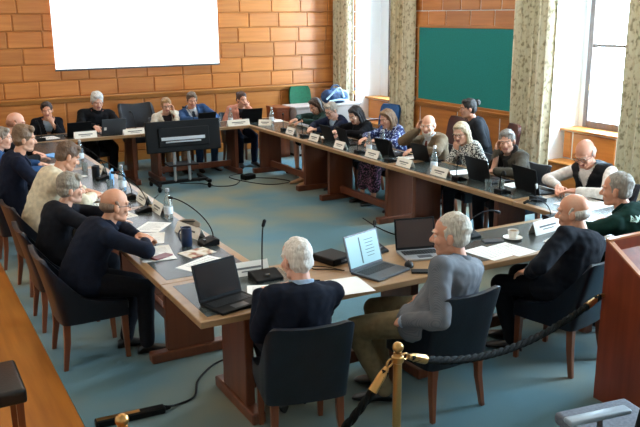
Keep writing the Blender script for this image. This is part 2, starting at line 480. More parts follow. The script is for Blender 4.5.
    if vd:
        def lap(c, n):
            x, y, z = chest(c); return y > .03 and -vd*s*.97 < z < .03 and vx(z) - .006 <= abs(x) < vx(z) + .040*s*(1 + .5*z/(vd*s))
        lp = shell_of(full, lap, .006)
        if lp and tp.get('lapel', 1): child('lapel', lp, tp.get('lapel_m', m_top))
        if tp.get('tie'):
            um = [o for o in body.children if o.name.startswith('shirt')][0].data
            tie = shell_of(um, lambda c, n: (lambda q: q[1] > 0 and -vd*s*1.15 < q[2] < .02 and abs(q[0]) < .020 + .012*min(1, -q[2]/.2 if q[2] < 0 else 0))(chest(c)), .007, .004, 'tie')
            child('tie', tie, tp['tie'])
        b2 = bmesh.new(); b2.from_mesh(full); opening(b2); b2.to_mesh(full); b2.free()
    child(tp.get('name', 'jacket'), full, m_top)
    if tp.get('zip'):
        z0 = shell_of(full, lambda c, n: (lambda q: q[1] > .02 and abs(q[0]) < .012 and q[2] < -.01)(chest(c)), .003, .003, 'zip'); child('zip', z0, tp['zip'])
    if tp.get('collar'):
        bm = NB(); rings = []
        for z, r in ((-.030, .086), (-.005, .078), (.022, .071), (.030, .069), (.022, .064), (-.02, .066)):
            rings.append(ring(N + Cz*z*s + Cy*.006, Cx, Cy, r*s, r*.98*s, 20))
        loft(bm, rings, cap=False); child('collar', remesh_none(bm, 'collar'), tp['collar'])
    if tp.get('cuff'):
        for sd, sh, el, wr, pos, d, n, curl in arms:
            a = el.lerp(wr, .95); b = el.lerp(wr, 1.03); bm = NB(); cap(bm, a, b, .0345*s + off*.4, .034*s + off*.4); build('cuff', bm, tp['cuff'], body, smooth=60)
    if tp.get('scarf'):
        bm = NB()
        tube(bm, [N + Cx*(.10*math.cos(a))*s + Cy*(.095*math.sin(a)*s + .005) + Cz*(.005 + .02*math.sin(a*2)) for a in [2*PI*i/16 for i in range(17)]], .028*s, 8)
        for q in (-1, 1): tube(bm, [N + Cx*q*.05*s + Cy*.115*s - Cz*.0, N + Cx*q*.055*s + Cy*.165*s - Cz*.12*s, N + Cx*q*.05*s + Cy*.165*s - Cz*.28*s], [.03*s, .034*s, .03*s], 8)
        child('scarf', remesh(bm, 'scarf', .008, 2, .014, .05), tp['scarf'])
    if backpack: backpack(body, full, chest, s)
    # ---- legs
    bm = NB()
    if skirt is not None:
        ell(bm, P + Vector((0, 0, -.005)), (.185*s*w, .14*s, .088*s))
        k0, k1 = legs[0][2], legs[1][2]; long = 1.0 if skirt[1] == 'long' else .0
        for sd, hp, kn, an, fd in legs:
            e = kn.lerp(an, .62) if long else hp.lerp(kn, .92)
            cap(bm, hp, kn if long else e, .098*s, .080*s)
            if long: cap(bm, kn, e, .082*s, .085*s)
        cap(bm, k0.lerp(legs[0][1], .2), k1.lerp(legs[1][1], .2), .075*s, .075*s); cap(bm, legs[0][1].lerp(k0, .5), legs[1][1].lerp(k1, .5), .085*s, .085*s)
        if long: cap(bm, k0.lerp(legs[0][3], .5), k1.lerp(legs[1][3], .5), .075*s)
        child('skirt', remesh(bm, 'skirt', .011, 4, .012, .09), skirt[0])
    else:
        ell(bm, P + Vector((0, 0, -.002)), (.180*s*w, .135*s, .086*s))
        for sd, hp, kn, an, fd in legs:
            cap(bm, hp, kn, .090*s, .069*s); cap(bm, kn, kn.lerp(an, .4), .067*s, .064*s); cap(bm, kn.lerp(an, .4), an + Vector((0, 0, .01)), .063*s, .052*s)
        child('trousers', remesh(bm, 'trousers', .0095, 3, .016, .11), low)
    for sd, hp, kn, an, fd in legs:
        up = Vector((0, 0, 1)); z0 = an.z - .085
        if abs(fd.z) > .3: up = Vector((0, 1, 0)).cross(fd) if abs(fd.y) < .9 else Vector((1, 0, 0)).cross(fd); up = up if up.z > 0 else -up
        up = (up - fd*up.dot(fd)).normalized(); rt = fd.cross(up); o = an - up*.085
        bm = NB(); rr = []
        for t, hw, hh in ((-.075, .012, .030), (-.068, .030, .062), (-.03, .036, .088), (.03, .039, .078), (.09, .046, .056), (.14, .047, .044), (.175, .036, .032), (.192, .012, .020)):
            t *= s; c = o + fd*t; rr.append([c + rt*(hw*math.cos(a))*s + up*(max(0, .5 + .5*math.sin(a))**.7 * hh + .003) for a in [2*PI*i/14 for i in range(14)]])
        loft(bm, rr)
        child('shoe', remesh(bm, 'shoe', .006, 2), SHOE(shoes))
    if extra: extra(body, Mh, s)
    return body

def remesh_none(bm, name):
    me = bpy.data.meshes.new(name); bmesh.ops.recalc_face_normals(bm, faces=bm.faces); bm.to_mesh(me); bm.free()
    me.polygons.foreach_set('use_smooth', [True] * len(me.polygons)); return me
SH = {}
def SHOE(h):
    if h not in SH: SH[h] = mat('shoe_leather', h, .35)
    return SH[h]

# ------------------------------------------------------------------ the room
X0, X1, Y0, Y1, ZC = -2.6, 7.6, -2.4, 13.0, 4.3
def structure(name, bm, m, **k):
    o = build(name, bm, m, **k); o['kind'] = 'structure'; return o
def put(bm, n0, idx):
    bm.faces.ensure_lookup_table()
    for f in bm.faces[n0:]: f.material_index = idx

structure('floor', bx(NB(), X0-.2, X1+.8, Y0-.2, Y1+.2, -.15, -.012), FLOORW)
# boards of the wooden floor left of the carpet
bm = NB()
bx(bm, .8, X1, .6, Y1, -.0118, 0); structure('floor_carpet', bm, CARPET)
structure('ceiling', bx(NB(), X0-.2, X1+.8, Y0-.2, Y1+.2, ZC, ZC+.15), CEIL)
structure('wall_left', bx(NB(), X0-.2, X0, Y0-.2, Y1+.2, 0, ZC), CEIL)
structure('wall_front', bx(NB(), X0, X1, Y0-.2, Y0, 0, ZC), CEIL)

ROWZ = [1.135 + .2575*i for i in range(13)]
def panel(bm, a0, a1, z0, z1, place, d=.014, b=.012):
    """a raised field with chamfered edges; place(a, z, depth) -> point"""
    lo = [place(a, z, 0) for a, z in ((a0, z0), (a1, z0), (a1, z1), (a0, z1))]
    hi = [place(a, z, d) for a, z in ((a0+b, z0+b), (a1-b, z0+b), (a1-b, z1-b), (a0+b, z1-b))]
    lv, hv = [bm.verts.new(p) for p in lo], [bm.verts.new(p) for p in hi]
    for i in range(4): bm.faces.new((lv[i], lv[(i+1) % 4], hv[(i+1) % 4], hv[i]))
    bm.faces.new(hv); bm.faces.new(lv[::-1])

def panelled(bm, a0, a1, place, zs=ROWZ, seed=1):
    rnd = random.Random(seed)
    for r in range(len(zs)-1):
        a = a0 - rnd.uniform(0, .45)
        while a < a1:
            w = rnd.choice((.44, .52, .58, .62)); p0, p1 = max(a, a0)+.006, min(a+w, a1)-.006
            if p1 - p0 > .06: panel(bm, p0, p1, zs[r]+.006, zs[r+1]-.006, place)
            a += w

bm = NB(); bx(bm, X0, X1+.2, Y1, Y1+.2, 0, ZC)
put(bm, 0, 1); n = len(bm.faces)
panelled(bm, X0, X1, lambda a, z, d: (a, Y1-d, z), seed=3); put(bm, n, 0); n = len(bm.faces)
a = X0
while a < X1-.1:
    panel(bm, a+.01, min(a+1.28, X1)-.01, .17, 1.04, lambda q, z, d: (q, Y1-d, z), .012, .012); a += 1.28
put(bm, n, 0)
structure('wall_back', bm, [PANEL, PANEL_BASE])
bm = NB(); bx(bm, X0, X1, Y1-.05, Y1, 1.075, 1.10); bx(bm, X0, X1, Y1-.075, Y1, 1.10, 1.128); bx(bm, X0, X1, Y1-.03, Y1, 1.05, 1.075)
structure('trim_1', bm, RAILW, bevel=.006)
structure('baseboard_back', bx(NB(), X0, X1, Y1-.03, Y1, 0, .16), RAILW, bevel=.006)

WINS = [(10.98, 12.36), (5.9, 7.50), (1.4, 3.6)]          # the three window recesses in the right wall
SZ, HZ, XO = .90, 3.85, 8.15
bm = NB(); segs = [(12.36, Y1+.2), (7.50, 10.98), (3.6, 5.9), (Y0-.2, 1.4)]
for a, b in segs: bx(bm, X1, XO+.2, a, b, 0, ZC)
for a, b in WINS:
    bx(bm, X1, XO+.2, a, b, HZ, ZC); bx(bm, X1+.28, XO+.2, a, b, 0, SZ-.03)
put(bm, 0, 2)
n = len(bm.faces)
side = lambda a, z, d: (X1-d, a, z)
for i, (a, b) in enumerate(segs):
    panelled(bm, max(a, Y0), min(b, Y1), side, [1.06] + ROWZ[1:], seed=10+i)
    q = max(a, Y0)
    while q < min(b, Y1)-.1:
        e = min(q+.95, b, Y1); panel(bm, q+.01, e-.01, .17, .94, side, .012, .012); q = e
for a, b in WINS:
    q = a
    while q < b - .05:
        e = min(q+.72, b); panel(bm, q+.01, e-.01, .50, SZ-.05, lambda s_, z, d: (X1+.28-d, s_, z), .014, .014); q = e
    panel(bm, a+.02, b-.02, .05, .45, lambda s_, z, d: (X1+.03-d, s_, z), .012, .012)
put(bm, n, 0); n = len(bm.faces)
for a, b in WINS: bx(bm, X1+.02, X1+.30, a, b, 0, .46)
put(bm, n, 1)
structure('wall_right', bm, [PANEL_S, PANEL_BASE, WHITE])
bm = NB()
for a, b in segs:
    bx(bm, X1-.05, X1, max(a, Y0), min(b, Y1), .955, .985); bx(bm, X1-.03, X1, max(a, Y0), min(b, Y1), .93, .955); bx(bm, X1-.07, X1, max(a, Y0), min(b, Y1), .985, 1.01)
structure('trim_2', bm, RAILW_S, bevel=.006)
bm = NB()
for a, b in segs: bx(bm, X1-.03, X1, max(a, Y0), min(b, Y1), 0, .16)
structure('baseboard_right', bm, RAILW_S, bevel=.006)
for i, (a, b) in enumerate(WINS):
    bm = NB(); bx(bm, X1+.20, XO, a, b, SZ-.03, SZ); bx(bm, X1-.02, X1+.30, a, b, .46, .485)
    structure('trim_%d' % (3+i), bm, RAILW_S, bevel=.006)

FRAMEM = wood('window_frame_wood', '45362e', '5a463c', .45, 'z', 3)
PANE = bpy.data.materials.new('window_pane'); PANE.use_nodes = True
_n, _l = PANE.node_tree.nodes, PANE.node_tree.links; _n.clear()
_o = _n.new('ShaderNodeOutputMaterial'); _t = _n.new('ShaderNodeBsdfTransparent'); _g = _n.new('ShaderNodeBsdfGlossy'); _g.inputs['Roughness'].default_value = .02
_m = _n.new('ShaderNodeMixShader'); _m.inputs[0].default_value = .05
_l.new(_t.outputs[0], _m.inputs[1]); _l.new(_g.outputs[0], _m.inputs[2]); _l.new(_m.outputs[0], _o.inputs[0])
for i, (a, b) in enumerate(WINS):
    a2, b2 = a+.06, b-.10 if i else b-.30
    if i == 0:                                   # splayed white reveal beside the far window
        pass
    bm = NB(); w = .075; x0, x1 = XO-.05, XO+.05
    bx(bm, x0, x1, a2, a2+w, SZ, HZ); bx(bm, x0, x1, b2-w, b2, SZ, HZ)
    bx(bm, x0, x1, a2+w, b2-w, SZ, SZ+.09); bx(bm, x0, x1, a2+w, b2-w, HZ-.09, HZ)
    if i == 0: bx(bm, x0, x1, b2-.32, b2-.27, SZ+.09, HZ-.09)
    fr_ = structure('window_%d' % (i+1), bm, FRAMEM, bevel=.008)
    bm = NB()
    for z in (1.965, 2.95): bx(bm, XO-.03, XO+.03, a2+w, b2-w, z-.02, z+.02)
    build('sash_bar', bm, FRAMEM, fr_)
    build('pane', bx(NB(), XO-.004, XO+.004, a2+w*.8, b2-w*.8, SZ+.07, HZ-.07), PANE, fr_)
    bm = NB()
    if b2 < b: bx(bm, XO-.02, XO+.15, b2, b, SZ, HZ)
    bx(bm, XO-.02, XO+.15, a, a2, SZ, HZ)
    build('reveal', bm, WHITE, fr_)
    if i < 2:
        bm = NB(); tube(bm, [(XO-.06, b2-.11, 1.40), (XO-.085, b2-.11, 1.40), (XO-.085, b2-.11, 1.47)], .010, 6); build('latch', bm, BRASS, fr_)

def curtain(label, y0, y1, seed, x=X1-.10, z0=.02, z1=3.95):
    rnd = random.Random(seed); nf = max(3, round((y1-y0)/.125)); bm = NB(); ny, nz = nf*10, 26; g = []
    ph = [rnd.uniform(-.5, .5) for _ in range(nf+2)]; am = [rnd.uniform(.7, 1.2) for _ in range(nf+2)]
    for j in range(nz+1):
        v = j/nz; z = z0 + (z1-z0)*v; row = []
        for i in range(ny+1):
            u = i/ny; k = u*nf; q = int(min(k, nf-1)); A = am[q]*(1-(k-q)) + am[q+1]*(k-q)
            xx = x + .072*A*math.sin(2*PI*k + ph[q]*.0 + .5*math.sin(3*v + q)) * (.8 + .3*(1-v)); yy = y0 + (y1-y0)*u + .018*math.sin(4*PI*k)
            row.append(bm.verts.new((xx, yy, z)))
        g.append(row)
    for j in range(nz):
        for i in range(ny): bm.faces.new((g[j][i], g[j][i+1], g[j+1][i+1], g[j+1][i]))
    o = build('curtain', bm, CURT, smooth=0); so = o.modifiers.new('s', 'SOLIDIFY'); so.thickness = .006
    return props(o, label, 'curtain', 'patterned curtains')
curtain('patterned cream curtain hanging in the far corner of the room, left of the far window', 12.36, 12.93, 1)
curtain('patterned cream curtain between the far window and the green board', 10.44, 11.05, 2)
curtain('patterned cream curtain hanging between the green board and the nearer window', 7.41, 8.10, 3)
curtain('patterned cream curtain at the right edge of the photo, right of the nearer window', 5.55, 6.28, 4)
bm = NB()

b_ = empty('notice_board', (X1, 9.26, 1.03), label='large green felt notice board on the panelled wall between two curtains', cat='board')
build('felt', box(NB(), (-.022, 0, .575), (.02, 2.24, 1.14)), GREENB, b_)
bm = NB()
for y in (-1.14, 1.14): box(bm, (-.026, y, .575), (.034, .045, 1.2))
for z in (0, 1.16): box(bm, (-.026, 0, z), (.034, 2.24, .045))
build('frame', bm, RAILW_S, b_, bevel=.006)

SCR = mat('screen_white', 'f6f8fb', .9, emit='f2f6ff', estr=1.0)  # emission stands in for projector light falling on the cloth
b_ = empty('projection_screen', (3.775, Y1-.09, 1.55), label='large blank white projection screen hanging on the panelled back wall', cat='screen')
build('screen_cloth', box(NB(), (0, 0, 1.25), (2.75, .008, 2.46)), SCR, b_)
bm = NB(); box(bm, (0, 0, .010), (2.77, .022, .030)); build('bottom_bar', bm, GREYM, b_, bevel=.005)
build('housing', box(NB(), (0, .0, 2.56), (2.95, .12, .13)), WHITE, b_, bevel=.01)
for x in (-1.2, 1.2): build('wall_mount', box(NB(), (x, .07, 2.56), (.05, .02, .16)), GREYM, b_)

LAMP = mat('lamp_glow', 'fff2dd', .5, emit='ffdab2', estr=7.0)
k = 0
for y in (4.6, 7.7, 10.8):
    for x in (-.6, 2.4, 5.4):
        if k == 0:
            l0 = empty('ceiling_light', (x, y, ZC), label='square white panel light on the ceiling above the meeting', cat='ceiling light', group='ceiling lights')
            bm = NB()
            for q in (-1, 1): box(bm, (q*.40, 0, -.03), (.04, .84, .06)); box(bm, (0, q*.40, -.03), (.76, .04, .06))
            build('frame', bm, WHITE, l0); build('diffuser', box(NB(), (0, 0, -.03), (.76, .76, .04)), LAMP, l0)
        else:
            c = copy_tree(l0); c.location = (x, y, ZC)
        k += 1

# ------------------------------------------------------------------ chairs
def tub_shell():
    path = spline([(-.240, .225), (-.250, .10), (-.252, -.05), (-.252, -.155), (-.232, -.232), (-.12, -.254), (0, -.258), (.12, -.254), (.232, -.232), (.252, -.155), (.252, -.05), (.250, .10), (.240, .225)], 4)
    tops = spline([(.44, 0), (.465, 0), (.515, 0), (.665, 0), (.81, 0), (.812, 0), (.806, 0), (.812, 0), (.81, 0), (.665, 0), (.515, 0), (.465, 0), (.44, 0)], 4)
    bm = NB(); nz = 9; out, inn = [], []
    n = len(path)
    for i, p in enumerate(path):
        t = (path[min(i+1, n-1)] - path[max(i-1, 0)]); nrm = Vector((t.y, -t.x)).normalized(); top = tops[i].x; a, b = [], []
        for j in range(nz+1):
            v = j/nz; z = .335 + (top-.335)*v; h = (z-.335)/.465; fl = .935 + .06*h; dy = -.085*h**1.3
            th = .046 - .012*h
            px, py = p.x*fl, p.y*fl + dy
            b.append((px + nrm.x*0, py + nrm.y*0, z)); a.append((px - nrm.x*th, py - nrm.y*th, z))
        out.append(b); inn.append(a)
    # decide which side is outward
    ov = [[bm.verts.new(q) for q in r] for r in out]; iv = [[bm.verts.new(q) for q in r] for r in inn]
    for i in range(n-1):
        for j in range(nz):
            bm.faces.new((ov[i][j], ov[i+1][j], ov[i+1][j+1], ov[i][j+1])); bm.faces.new((iv[i][j], iv[i][j+1], iv[i+1][j+1], iv[i+1][j]))
        bm.faces.new((ov[i][nz], ov[i+1][nz], iv[i+1][nz], iv[i][nz])); bm.faces.new((ov[i][0], iv[i][0], iv[i+1][0], ov[i+1][0]))
    for i in (0, n-1):
        for j in range(nz): bm.faces.new((ov[i][j], ov[i][j+1], iv[i][j+1], iv[i][j]) if i == 0 else (ov[i][j], iv[i][j], iv[i][j+1], ov[i][j+1]))
    return bm

def soft_box(x0, x1, y0, y1, z0, z1, r=.03, seg=4):
    bm = bx(NB(), x0, x1, y0, y1, z0, z1); bmesh.ops.bevel(bm, geom=bm.edges[:], offset=r, segments=seg, affect='EDGES', profile=.6); return bm

def make_chair():
    t = empty('tub_chair')
    o = build('backrest', tub_shell(), NAVY, t, smooth=0)
    bv = o.modifiers.new('b', 'BEVEL'); bv.width = .014; bv.segments = 3; bv.limit_method = 'ANGLE'; bv.angle_limit = R(50)
    build('seat', soft_box(-.188, .188, -.19, .225, .35, .440, .03), NAVY, t, smooth=0)
    for x, y, ox, oy in ((-.185, .185, .0, .01), (.185, .185, .0, .01), (-.185, -.195, -.02, -.035), (.185, -.195, .02, -.035)):
        bm = NB(); rr = []
        for z, w in ((.36, .023), (.20, .020), (.0, .0145)):
            f = 1 - z/.36; cx, cy = x + ox*f*f, y + oy*f*f
            rr.append([Vector((cx+a*w, cy+b*w, z)) for a, b in ((-1, -1), (1, -1), (1, 1), (-1, 1))])
        loft(bm, rr); build('leg', bm, CHAIRLEG, t, bevel=.004)
    return t
chair0 = make_chair(); chair_used = [False]
def chair(label, loc, yaw, s=1):
    c = chair0 if not chair_used[0] else copy_tree(chair0); chair_used[0] = True
    c.location = (*loc, 0); c.rotation_euler = (0, 0, -R(yaw)); c.scale = (s, s, s if s > 1.1 else 1)
    return props(c, label, 'chair', 'dark leather tub chairs round the tables')

# ------------------------------------------------------------------ tables
TZ = .75
def table(label, x0, x1, y0, y1, along, legs=(.3, .3), edge=.062, stop=None):
    c = ((x0+x1)/2, (y0+y1)/2); hx, hy = (x1-x0)/2 - .002, (y1-y0)/2 - .002
    t = empty('conference_table', (*c, 0), label=label, cat='table', group='conference tables joined in a square')
    W = TABLEW if along == 'y' else TABLEW_X
    build('tabletop', bx(NB(), -hx, hx, -hy, hy, .708, TZ), W, t, bevel=.006)
    build('inlay', bx(NB(), -hx+edge, (stop - c[0]) if stop else hx-edge, -hy+edge, hy-edge, TZ-.004, TZ+.0012), LEATHER_TOP, t)
    L = hy if along == 'y' else hx; D = hx if along == 'y' else hy
    for sgn, ins in ((-1, legs[0]), (1, legs[1])):
        a = sgn*(L - ins); w = D - .17
        bm = NB()
        if along == 'y': bx(bm, -w, w, a-.03, a+.03, .075, .708)
        else: bx(bm, a-.03, a+.03, -w, w, .075, .708)
        lg = build('leg', bm, TABLELEG, t, bevel=.008)
        f = D - .05; bm = NB()
        if along == 'y': bx(bm, -f, f, a-.045, a+.045, 0, .075)
        else: bx(bm, a-.045, a+.045, -f, f, 0, .075)
        build('foot', bm, TABLELEG, lg, bevel=.012)
    a0, a1 = -L + legs[0] + .03, L - legs[1] - .03; bm = NB()
    if along == 'y': bx(bm, -.025, .025, a0, a1, .09, .18)
    else: bx(bm, a0, a1, -.025, .025, .09, .18)
    build('stretcher', bm, TABLELEG, t, bevel=.008)
    return t
XL0, XL1, XR0, XR1, YN0, YN1, YF0, YF1 = 1.36, 2.06, 4.80, 5.50, 3.84, 4.56, 10.92, 11.62
table('conference table on the near side under the laptop with the bright lit screen', XL0, 3.30, YN0, YN1, 'x', (.36, .36), stop=2.16)
table('conference table on the near side under the cup and saucer', 3.30, XR0, YN0, YN1, 'x', (.12, .30))
table('conference table on the left in front of the bald man in navy', XL0, XL1, YN1, 6.62, 'y', (.5, .4))
table('conference table on the left in front of the man in a beige jacket', XL0, XL1, 6.62, 8.75, 'y', (.16, .3))
table('conference table on the left at the far end by the back row', XL0, XL1, 8.75, YF0, 'y')
table('conference table of the back row in front of the white-haired man in black', XL0, 3.12, YF0, YF1, 'x', (.26, .06))
table('conference table of the back row behind the display on the trolley', 3.12, XR0, YF0, YF1, 'x', (.3, .14))
table('conference table on the right at the far corner by the woman in green', XR0, XR1, 9.22, YF1, 'y', (.22, .7))
table('conference table on the right in front of the women in black and in blue print', XR0, XR1, 7.16, 9.22, 'y', (.24, .45))
table('conference table on the right in front of the woman in black and white print', XR0, XR1, 5.12, 7.16, 'y', (.4, .3))
table('conference table at the near right corner in front of the man in a dark vest', XR0, XR1, YN0, 5.12, 'y', (.45, .45))

# ------------------------------------------------------------------ things on the tables
LID = {'black': mat('laptop_black', '040507', .55, spec=.18), 'grey': mat('laptop_grey', '4a4d52', .35, .4), 'silver': mat('laptop_silver', 'b4b7bb', .32, .6)}
KEYS = mat('laptop_keys', '1b1d20', .5)
LIT = mat('screen_lit', '20282c', .3, emit='a9e2f2', estr=.62)
LITD = mat('screen_content', '1f3a44', .5, emit='2a5560', estr=.25)
def laptop(label, loc, yaw, w=.32, d=.225, ang=108, lid='black', deck=None, screen=None, z=TZ+.0012, content=False, sticker=False):
    t = empty('laptop', (*loc, z), -R(yaw), label=label, cat='laptop', group='laptops on the tables')
    b = build('base', soft_box(-w/2, w/2, -d, 0, 0, .016, .005, 2), LID[deck or lid], t)
    bm = NB(); n = 5
    for j in range(n):
        for i in range(13): bx(bm, -w/2+.022+i*(w-.044)/13, -w/2+.022+(i+.82)*(w-.044)/13, -.035-j*.019-.015, -.035-j*.019, .016, .0185)
    k = build('keyboard', bm, KEYS, b); k['kind'] = 'stuff'
    build('trackpad', bx(NB(), -.05, .05, -d+.018, -d+.075, .0158, .0168), LID['grey'], b)
    M = Matrix.Translation((0, .004, .012)) @ Matrix.Rotation(R(-ang), 4, 'X')     # closed lid lies along -y
    l = build('lid', box(NB(), (0, -d/2, 0), (w, d, .009), M=M @ Matrix.Translation((0, 0, .0))), LID[lid], t, bevel=.003)
    scm = screen or SCREEN_OFF
    s_ = build('screen', box(NB(), (0, -d/2-.003, -.0052), (w-.024, d-.032, .0012), M=M), scm, l)
    if content:
        bm = NB(); box(bm, (-.03, -d/2, -.0062), (.012, d-.06, .001), M=M)
        for q in range(6): box(bm, (.06, -d/2-.06+q*.022, -.0062), (.09 - .01*(q % 3), .004, .001), M=M)
        build('display_content', bm, LITD, s_)
    if sticker: build('sticker', box(NB(), (w*.36, -d*.38, .0052), (.035, .045, .001), M=M), PAPER, l)
    return t

def mic(label, loc, yaw, tip=(0, -.16, .34), tipc=None, z=TZ+.0012, base=(.10, .13)):
    """wedge-shaped conference unit with a gooseneck; tip in the unit's own frame"""
    t = empty('conference_microphone', (*loc, z), -R(yaw), label=label, cat='microphone', group='gooseneck conference microphones')
    a, b = base; bm = NB()
    prof = [(-b/2, 0), (b/2, 0), (b/2, .042), (b/2-.03, .048), (-b/2, .018)]
    loft(bm, [[Vector((x, y, q)) for y, q in prof] for x in (-a/2, a/2)]); ub = build('base', bm, BLACK, t, bevel=.006)
    build('button', box(NB(), (0, -.03, .0335), (.03, .016, .01)), GREYM, ub)
    st = Vector((0, b/2-.025, .045)); tp = Vector(tip); p = bez(st, st + Vector((0, 0, .55*tp.z)), tp*.7 + st*.3 + Vector((0, 0, .08)), tp, 14)
    build('gooseneck', tube(NB(), p, .0048, 8), DARK, t, smooth=60)
    d = (p[-1]-p[-2]).normalized(); bm = NB(); cap(bm, tp, tp + d*.030, .0115, .0125, 12); build('microphone_head', bm, tipc or BLACK, t, smooth=60)
    return t

def tent_card(label, loc, yaw, w=.24, h=.085, z=TZ+.0012, side=None):
    """folded name card; the printed side looks along +y of its own frame"""
    t = empty('name_card', (*loc, z), -R(yaw), label=label, cat='name card', group='folded name cards')
    bm = NB(); dpt = .038; th = .0015
    for s_ in (-1, 1):
        loft(bm, [[Vector((x, s_*dpt, 0)), Vector((x, s_*(dpt-th*1.5), 0)), Vector((x, 0, h-th)), Vector((x, s_*th*.5, h))] for x in (-w/2, w/2)])
    c = build('card', bm, CARD, t)
    bm = NB(); 
    for s_ in (-1, 1):
        M = Matrix.Translation((0, s_*dpt/2, h/2)) @ Matrix.Rotation(s_*math.atan2(dpt, h), 4, 'X')
        box(bm, (0, s_*.0016, .004), (w*.62, .0012, .013), M=M); box(bm, (0, s_*.0016, -.018), (w*.40, .0012, .007), M=M)
    build('print', bm, INK, c)
    return t

def bottle(label, loc, z=TZ+.0012, h=.25, empty_=True):
    t = empty('water_bottle', (*loc, z), 0, label=label, cat='bottle', group='glass water bottles'); k = h/.25
    build('glass_body', lathe(NB(), [(.033, 0), (.036, .006), (.0365, .12*k), (.034, .145*k), (.020, .185*k), (.0145, .205*k), (.0145, .228*k)], 18), WATERG, t, smooth=40)
    build('cap', lathe(NB(), [(.0165, .222*k), (.0165, .246*k), (.013, .25*k)], 14), SILVER, t, smooth=40)
    build('bottle_label', lathe(NB(), [(.0374, .035*k), (.0378, .04*k), (.0378, .09*k), (.0374, .095*k)], 18), mat('bottle_label', 'dfe8ee', .6), t, smooth=40)
    return t

def tumbler(label, loc, z=TZ+.0012, r=.033, h=.10, m=None, name='drinking_glass', cat='glass'):
    o = build(name, lathe(NB(), [(r*.82, 0), (r*.86, .004), (r, h), (r-.003, h), (r*.8, .008), (.001, .008)], 20), m or WATERG, None, (*loc, z), smooth=40)
    return props(o, label, cat, 'drinking glasses' if name == 'drinking_glass' else None)

def mug(label, loc, m, h=.11, r=.040, ang=0, z=TZ+.0012):
    t = empty('mug', (*loc, z), R(ang), label=label, cat='mug')
    build('cup', lathe(NB(), [(r*.9, 0), (r, .008), (r, h), (r-.005, h), (r-.006, .01), (.001, .01)], 22), m, t, smooth=40)
    build('handle', tube(NB(), bez((r-.004, 0, h*.82), (r+.045, 0, h*.9), (r+.045, 0, h*.1), (r-.004, 0, h*.2), 10), .006, 8), m, t, smooth=60)
    return t

SHEET = [0]
def paper(label, loc, yaw, w=.21, l=.297, n=1, z=TZ+.0012, m=None, name='paper_sheet', cat='paper', group='loose papers on the tables', text=True):
    rnd = random.Random(SHEET[0]); SHEET[0] += 1
    bm = NB(); h = .0012
    for i in range(n): box(bm, (rnd.uniform(-.006, .006)*(n > 1), rnd.uniform(-.006, .006)*(n > 1), h*(i+.5)), (w, l, h*.96), R(rnd.uniform(-3, 3))*(n > 1))
    o = build(name, bm, m or PAPER, None, (*loc, z), -R(yaw))
    if text:
        bm = NB()
        for k in range(9):
            y = l*.38 - k*l*.085; ww = w*.74*rnd.choice((1, 1, .9, .6)); box(bm, (-w*.37+ww/2, y, h*n+.0002), (ww, .0035, .0005))
        build('print', bm, INK, o)
    return props(o, label, cat, group)

def flat(name, label, cat, loc, yaw, size, m, z=TZ+.0012, r=.004, group=None, tilt=None):
    a, b, c = size; o = build(name, soft_box(-a/2, a/2, -b/2, b/2, 0, c, min(r, c*.45), 2), m, None, (*loc, z), -R(yaw))
    return props(o, label, cat, group)

# --- near table
laptop('open black laptop with a dark screen at the near left corner of the tables', (1.60, 4.125), -14, .31, .225, 108)
laptop('open laptop with a bright lit screen in the middle of the near table', (2.66, 4.175), -17, .33, .235, 106, 'grey', screen=LIT, content=True)
laptop('open laptop with a brownish dark screen beside the man in striped shirt', (3.17, 4.33), 16, .30, .225, 104, 'black', deck='silver', screen=SCREEN_BROWN)
def mouse(label, loc, yaw, z=TZ+.0012):
    t = empty('computer_mouse', (*loc, z), -R(yaw), label=label, cat='mouse')
    bm = NB(); ell(bm, (0, 0, .008), (.031, .055, .026)); bmesh.ops.bisect_plane(bm, geom=bm.verts[:]+bm.edges[:]+bm.faces[:], plane_co=(0, 0, 0), plane_no=(0, 0, 1), clear_inner=True)
    bmesh.ops.holes_fill(bm, edges=bm.edges[:]); build('shell', bm, BLACK, t, smooth=60)
    build('scroll_wheel', cap(NB(), (0, .026, .031), (0, .036, .029), .005, n=8), GREYM, t); return t
mouse('black computer mouse between the two laptops left of the striped shirt', (2.925, 4.07), 30)
flat('mobile_phone', 'dark mobile phone lying flat in front of the black computer mouse', 'phone', (2.935, 3.93), -60, (.072, .15, .010), BLACK)
paper('white notepad lying over the near table edge below the lit laptop', (2.38, 3.94), 8, .22, .29, 3, text=False, name='notepad', cat='notepad', group=None)
bm = NB(); box(bm, (0, 0, .024), (.19, .22, .048)); t = props(build('document_case', bm, BLACK, None, (2.545, 4.44, TZ+.0012), R(14), bevel=.008), 'flat black case lying near the inner edge behind the white-haired man', 'case')
build('clasp', box(NB(), (0, -.112, .026), (.05, .006, .014)), GREYM, t)
mic('black gooseneck microphone between the lit laptop and the brownish laptop', (2.93, 4.46), -10, (.06, .10, .19))
mic('black gooseneck microphone standing upright in front of the white-haired man', (1.99, 4.335), 0, (.02, .06, .335), base=(.19, .15))
tent_card('white name card behind the upright gooseneck microphone at the white-haired man', (1.93, 4.475), 4, .27, .085)
paper('open white notebook sheet under the hand of the white-haired man', (1.87, 4.10), 25, .20, .26, 2)
bm = NB(); tube(bm, spline([(2.50, 4.20, TZ+.006), (2.42, 4.28, TZ+.006), (2.34, 4.33, TZ+.006), (2.36, 4.38, TZ+.006), (2.42, 4.32, TZ+.012), (2.49, 4.22, TZ+.006)]), .0035, 6)
props(build('charger_cable', bm, BLACK, smooth=60), 'thin black cable looping beside the lit laptop', 'cable')
t = empty('coffee_cup', (3.97, 4.21, TZ+.0012), 0, label='white coffee cup on a saucer on the right half of the near table', cat='cup')
CHINA = mat('china', 'f0ece2', .2); COFFEE = mat('coffee', '8a6a48', .2)
